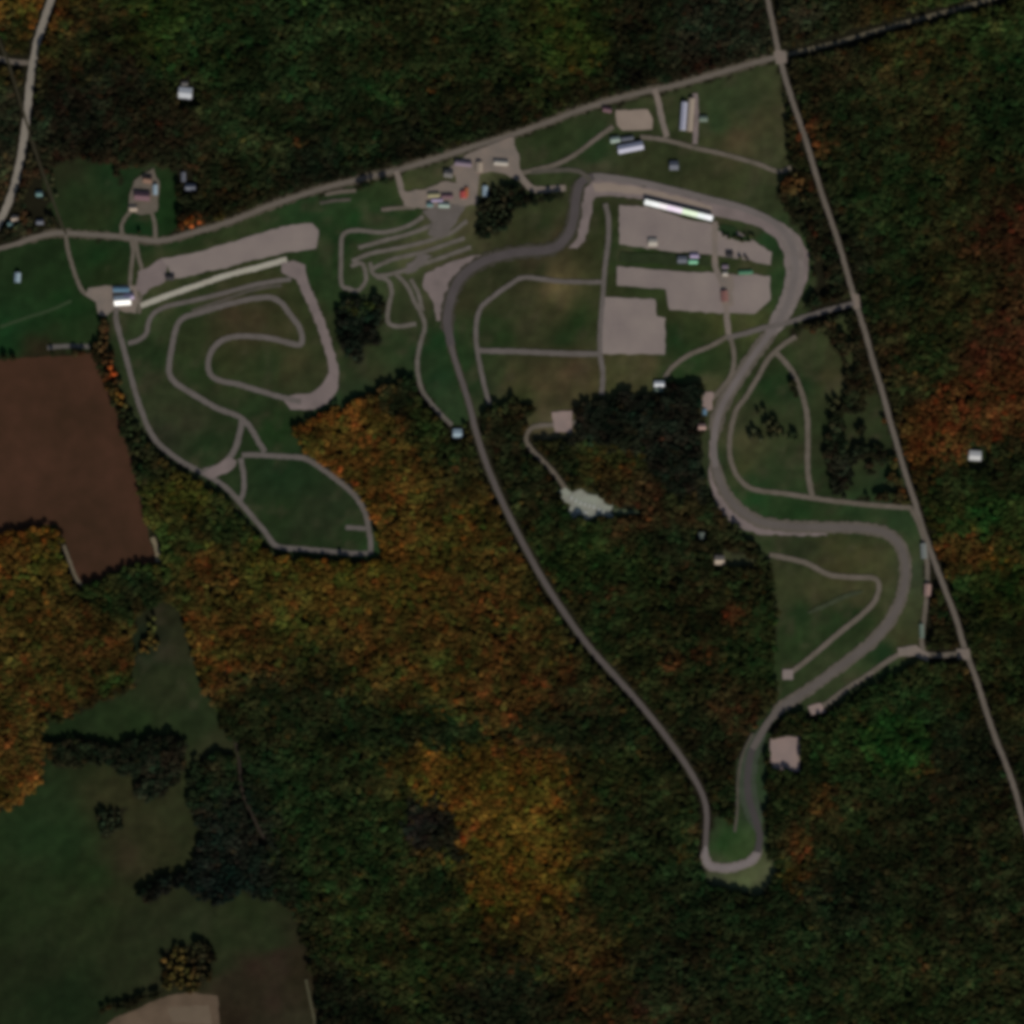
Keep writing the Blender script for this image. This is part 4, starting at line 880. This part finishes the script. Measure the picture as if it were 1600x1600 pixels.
def house(x, y, L, Wd, ang, h, pitch, roof, wall, name, label, cat):
    l, w = L * S, Wd * S
    rot = R(-ang)
    if w > l:
        l, w = w, l; rot += R(90)
    rh = w / 2 * math.tan(R(pitch))
    root = thing(name, label, cat, W(x, y, 0), rot)
    a, b = l / 2 - 0.4, w / 2 - 0.4
    rg_ = (w / 2 - 0.4) * math.tan(R(pitch))
    v = [Vector(p) for p in ((-a,-b,0),(a,-b,0),(a,b,0),(-a,b,0),(-a,-b,h),(a,-b,h),(a,b,h),(-a,b,h),(-a,0,h+rg_),(a,0,h+rg_))]
    f = [(0,1,5,4),(2,3,7,6),(1,2,6,9,5),(3,0,4,8,7),(4,5,9,8),(6,7,8,9),(3,2,1,0)]
    link("wall", pymesh("wall", v, f), WALL[wall], root)
    # roof: two slabs, 0.18 m thick, lifted just above the wall tops
    e = l / 2; t = 0.18; z0 = h + 0.06 - 0.4 * math.tan(R(pitch)); zr = h + 0.06 + rg_
    prof = [(-w/2, z0), (0, zr), (w/2, z0), (w/2, z0 + t), (0, zr + t), (-w/2, z0 + t)]
    v = [Vector((s * e, p, q)) for s in (-1, 1) for p, q in prof]
    f = [(0,1,7,6),(1,2,8,7),(2,3,9,8),(3,4,10,9),(4,5,11,10),(5,0,6,11),(0,5,4,1),(1,4,3,2),(6,7,10,11),(7,8,9,10)]
    rf = link("roof", pymesh("roof", v, f), ROOF[roof], root)
    box_ = lambda n, d, m, p=root: boxpart(n, d, m, p)
    # ridge cap
    box_("ridge_cap", (-e, e, -0.2, 0.2, zr + t - 0.04, zr + t + 0.08), M_STEEL if 'metal' in roof or roof in ('glare','lilac','lilacwhite') else ROOF[roof], rf)
    big = cat in ('hall', 'barn', 'shed', 'shelter', 'workshop')
    dw, dh = (3.2, min(3.0, h - 0.5)) if big else (1.1, 2.1)
    dr = box_("door", (-dw/2, dw/2, -b - 0.06, -b + 0.02, 0.0, dh), M_DOOR)
    box_("handle", (dw/2 - 0.25, dw/2 - 0.1, -b - 0.12, -b - 0.06, 1.0, 1.15), M_STEEL, dr)
    n = max(1, min(6, int(l / 7)))
    for s in (-1, 1):
        for i in range(n):
            cx = -a + (i + 0.5) * 2 * a / n
            if s < 0 and abs(cx) < dw / 2 + 1.0: cx += dw / 2 + 1.4
            if cx + 0.7 > a: continue
            y0, y1 = (-b - 0.05, -b + 0.02) if s < 0 else (b - 0.02, b + 0.05)
            wd = box_("window", (cx - 0.6, cx + 0.6, y0, y1, 1.1, 2.3), M_GLASS)
            ys = (y0 - 0.06, y0) if s < 0 else (y1, y1 + 0.06)
            box_("sill", (cx - 0.7, cx + 0.7, ys[0] - 0.04, ys[1] + 0.04, 1.0, 1.1), M_FRAME, wd)
    if cat == 'house' and wall in ('brick', 'render'):
        box_("chimney", (a * 0.4, a * 0.4 + 0.8, 0.5, 1.2, h + rg_ * 0.6, zr + 1.2), WALL['brick'], rf)
    return root
for b in BUILDINGS: house(*b)

# long white grandstand behind the start straight
def grandstand():
    x0, y0, x1, y1 = 1007.0, 316.0, 1113.0, 342.0
    l = math.hypot(x1 - x0, y1 - y0) * S
    ang = math.atan2(-(y1 - y0), x1 - x0)
    root = thing("grandstand", "long gleaming white roofed grandstand on the upper paddock", "grandstand", W((x0 + x1) / 2, (y0 + y1) / 2, 0), ang)
    d = 10.5; p = math.tan(R(24))
    hb = 4.2
    # stepped seating facing the start straight (north)
    v, f = [], []
    for i in range(6):
        box(v, f, -l/2 + 1, l/2 - 1, 4.2 - i * 1.35 - 1.35 + 0.01, 4.2 - i * 1.35, 0, 0.5 + 0.55 * i)
    link("seat_steps", pymesh("seat_steps", v, f), rmat("concrete steps", (.3, .29, .27)), root)
    boxpart("back_wall", (-l/2 + 1, l/2 - 1, -4.3, -4.0, 0, hb), WALL['cream'], root)
    n = 9
    cols = [("whitish", (.80,.84,.84)), ("white", (.86,.90,.92)), ("pinkish white", (.88,.84,.88)), ("lilac", (.82,.72,.86)), ("pale lilac", (.84,.76,.88)), ("pale green", (.72,.86,.66)), ("pale green", (.76,.88,.70)), ("white", (.80,.86,.86)), ("bluish white", (.84,.86,.92))]  # tints imitate the colour fringes a sensor leaves on the roof's glint
    for i in range(n):
        a, b = -l/2 + i * l / n + 0.03, -l/2 + (i + 1) * l / n - 0.03
        z = lambda yy: hb + 0.3 + (yy + d/2) * p
        v = [Vector((xx, yy, z(yy) + tt)) for tt in (0, 0.2) for xx, yy in ((a, -d/2), (b, -d/2), (b, d/2), (a, d/2))]
        f = [(3,2,1,0),(4,5,6,7),(0,1,5,4),(1,2,6,5),(2,3,7,6),(3,0,4,7)]
        o = link("roof_panel", pymesh("roof_panel", v, f), rmat(cols[i][0] + " glint-tinted roof panel", cols[i][1], .6, .6, .04), root)
        o["label"] = cols[i][0] + " glint-tinted roof panel"
    for i in range(n + 1):
        xx = -l/2 + 0.5 + i * (l - 1) / n
        boxpart("post", (xx - 0.15, xx + 0.15, 4.6, 4.9, 0, hb + 0.25 + (4.6 + d/2) * p), M_STEEL, root)
    return root
grandstand()

# caravans parked on the pale clearing
def caravan_proto():
    root = thing("caravan", "", "caravan", (0, 0, 0))
    v, f = [], []
    l, w = 7.5, 2.5
    prof = [(-l/2, .7), (-l/2, 2.2), (-l/2 + .5, 2.75), (l/2 - .7, 2.75), (l/2, 2.0), (l/2, .9), (l/2 - .4, .6), (-l/2 + .3, .6)]
    m = len(prof)
    for s in (-1, 1):
        for px_, pz in prof: v.append(Vector((px_, s * w / 2, pz)))
    f = [(i, (i + 1) % m, m + (i + 1) % m, m + i) for i in range(m)] + [tuple(range(m - 1, -1, -1)), tuple(range(m, 2 * m))]
    link("body", pymesh("body", v, f), rmat("caravan paint", (.62,.64,.60), .5), root)
    for s in (-1, 1):
        tv, tf = [], []
        tube(tv, tf, (0, s * (w/2 - .25), .34), (0, s * (w/2 + .02), .34), .34, .34, 14)
        link("wheel", pymesh("wheel", tv, tf), mat("tyre", (.02,.02,.02)), root)
        boxpart("window", (-2.6, -1.0, s * w/2 - .02, s * w/2 + .02, 1.5, 2.2), M_GLASS, root)
    boxpart("roof_hatch", (-.4, .4, -.4, .4, 2.74, 2.84), M_FRAME, root)
    tv, tf = [], []
    tube(tv, tf, (l/2 - .1, -.5, .62), (l/2 + 1.2, 0, .5), .05, .05); tube(tv, tf, (l/2 - .1, .5, .62), (l/2 + 1.2, 0, .5), .05, .05)
    tube(tv, tf, (l/2 + 1.1, 0, .5), (l/2 + 1.1, 0, 0.1), .05, .05)
    link("drawbar", pymesh("drawbar", tv, tf), M_STEEL, root)
    return root
cv = caravan_proto()
spots = [(893,778,80),(900,782,84),(907,786,86),(914,788,88),(921,790,90),(928,792,92),(936,796,94),(941,799,10),(915,801,5),(903,798,4)]
for i, (x, y, a) in enumerate(spots):
    if i == 0: r = cv
    else:
        r = cv.copy(); COL.objects.link(r)
        for ch in cv.children:
            c2 = ch.copy(); COL.objects.link(c2); c2.parent = r
    r.location = W(x, y, 0.05); r.rotation_euler = (0, 0, R(a))
    r["label"] = "pale caravan in the row on the pale clearing" if i < 7 else "pale caravan parked crosswise below the row on the clearing"
    r["group"] = "caravans in the row on the clearing" if i < 7 else "caravans parked crosswise on the clearing"
    r["category"] = "caravan"
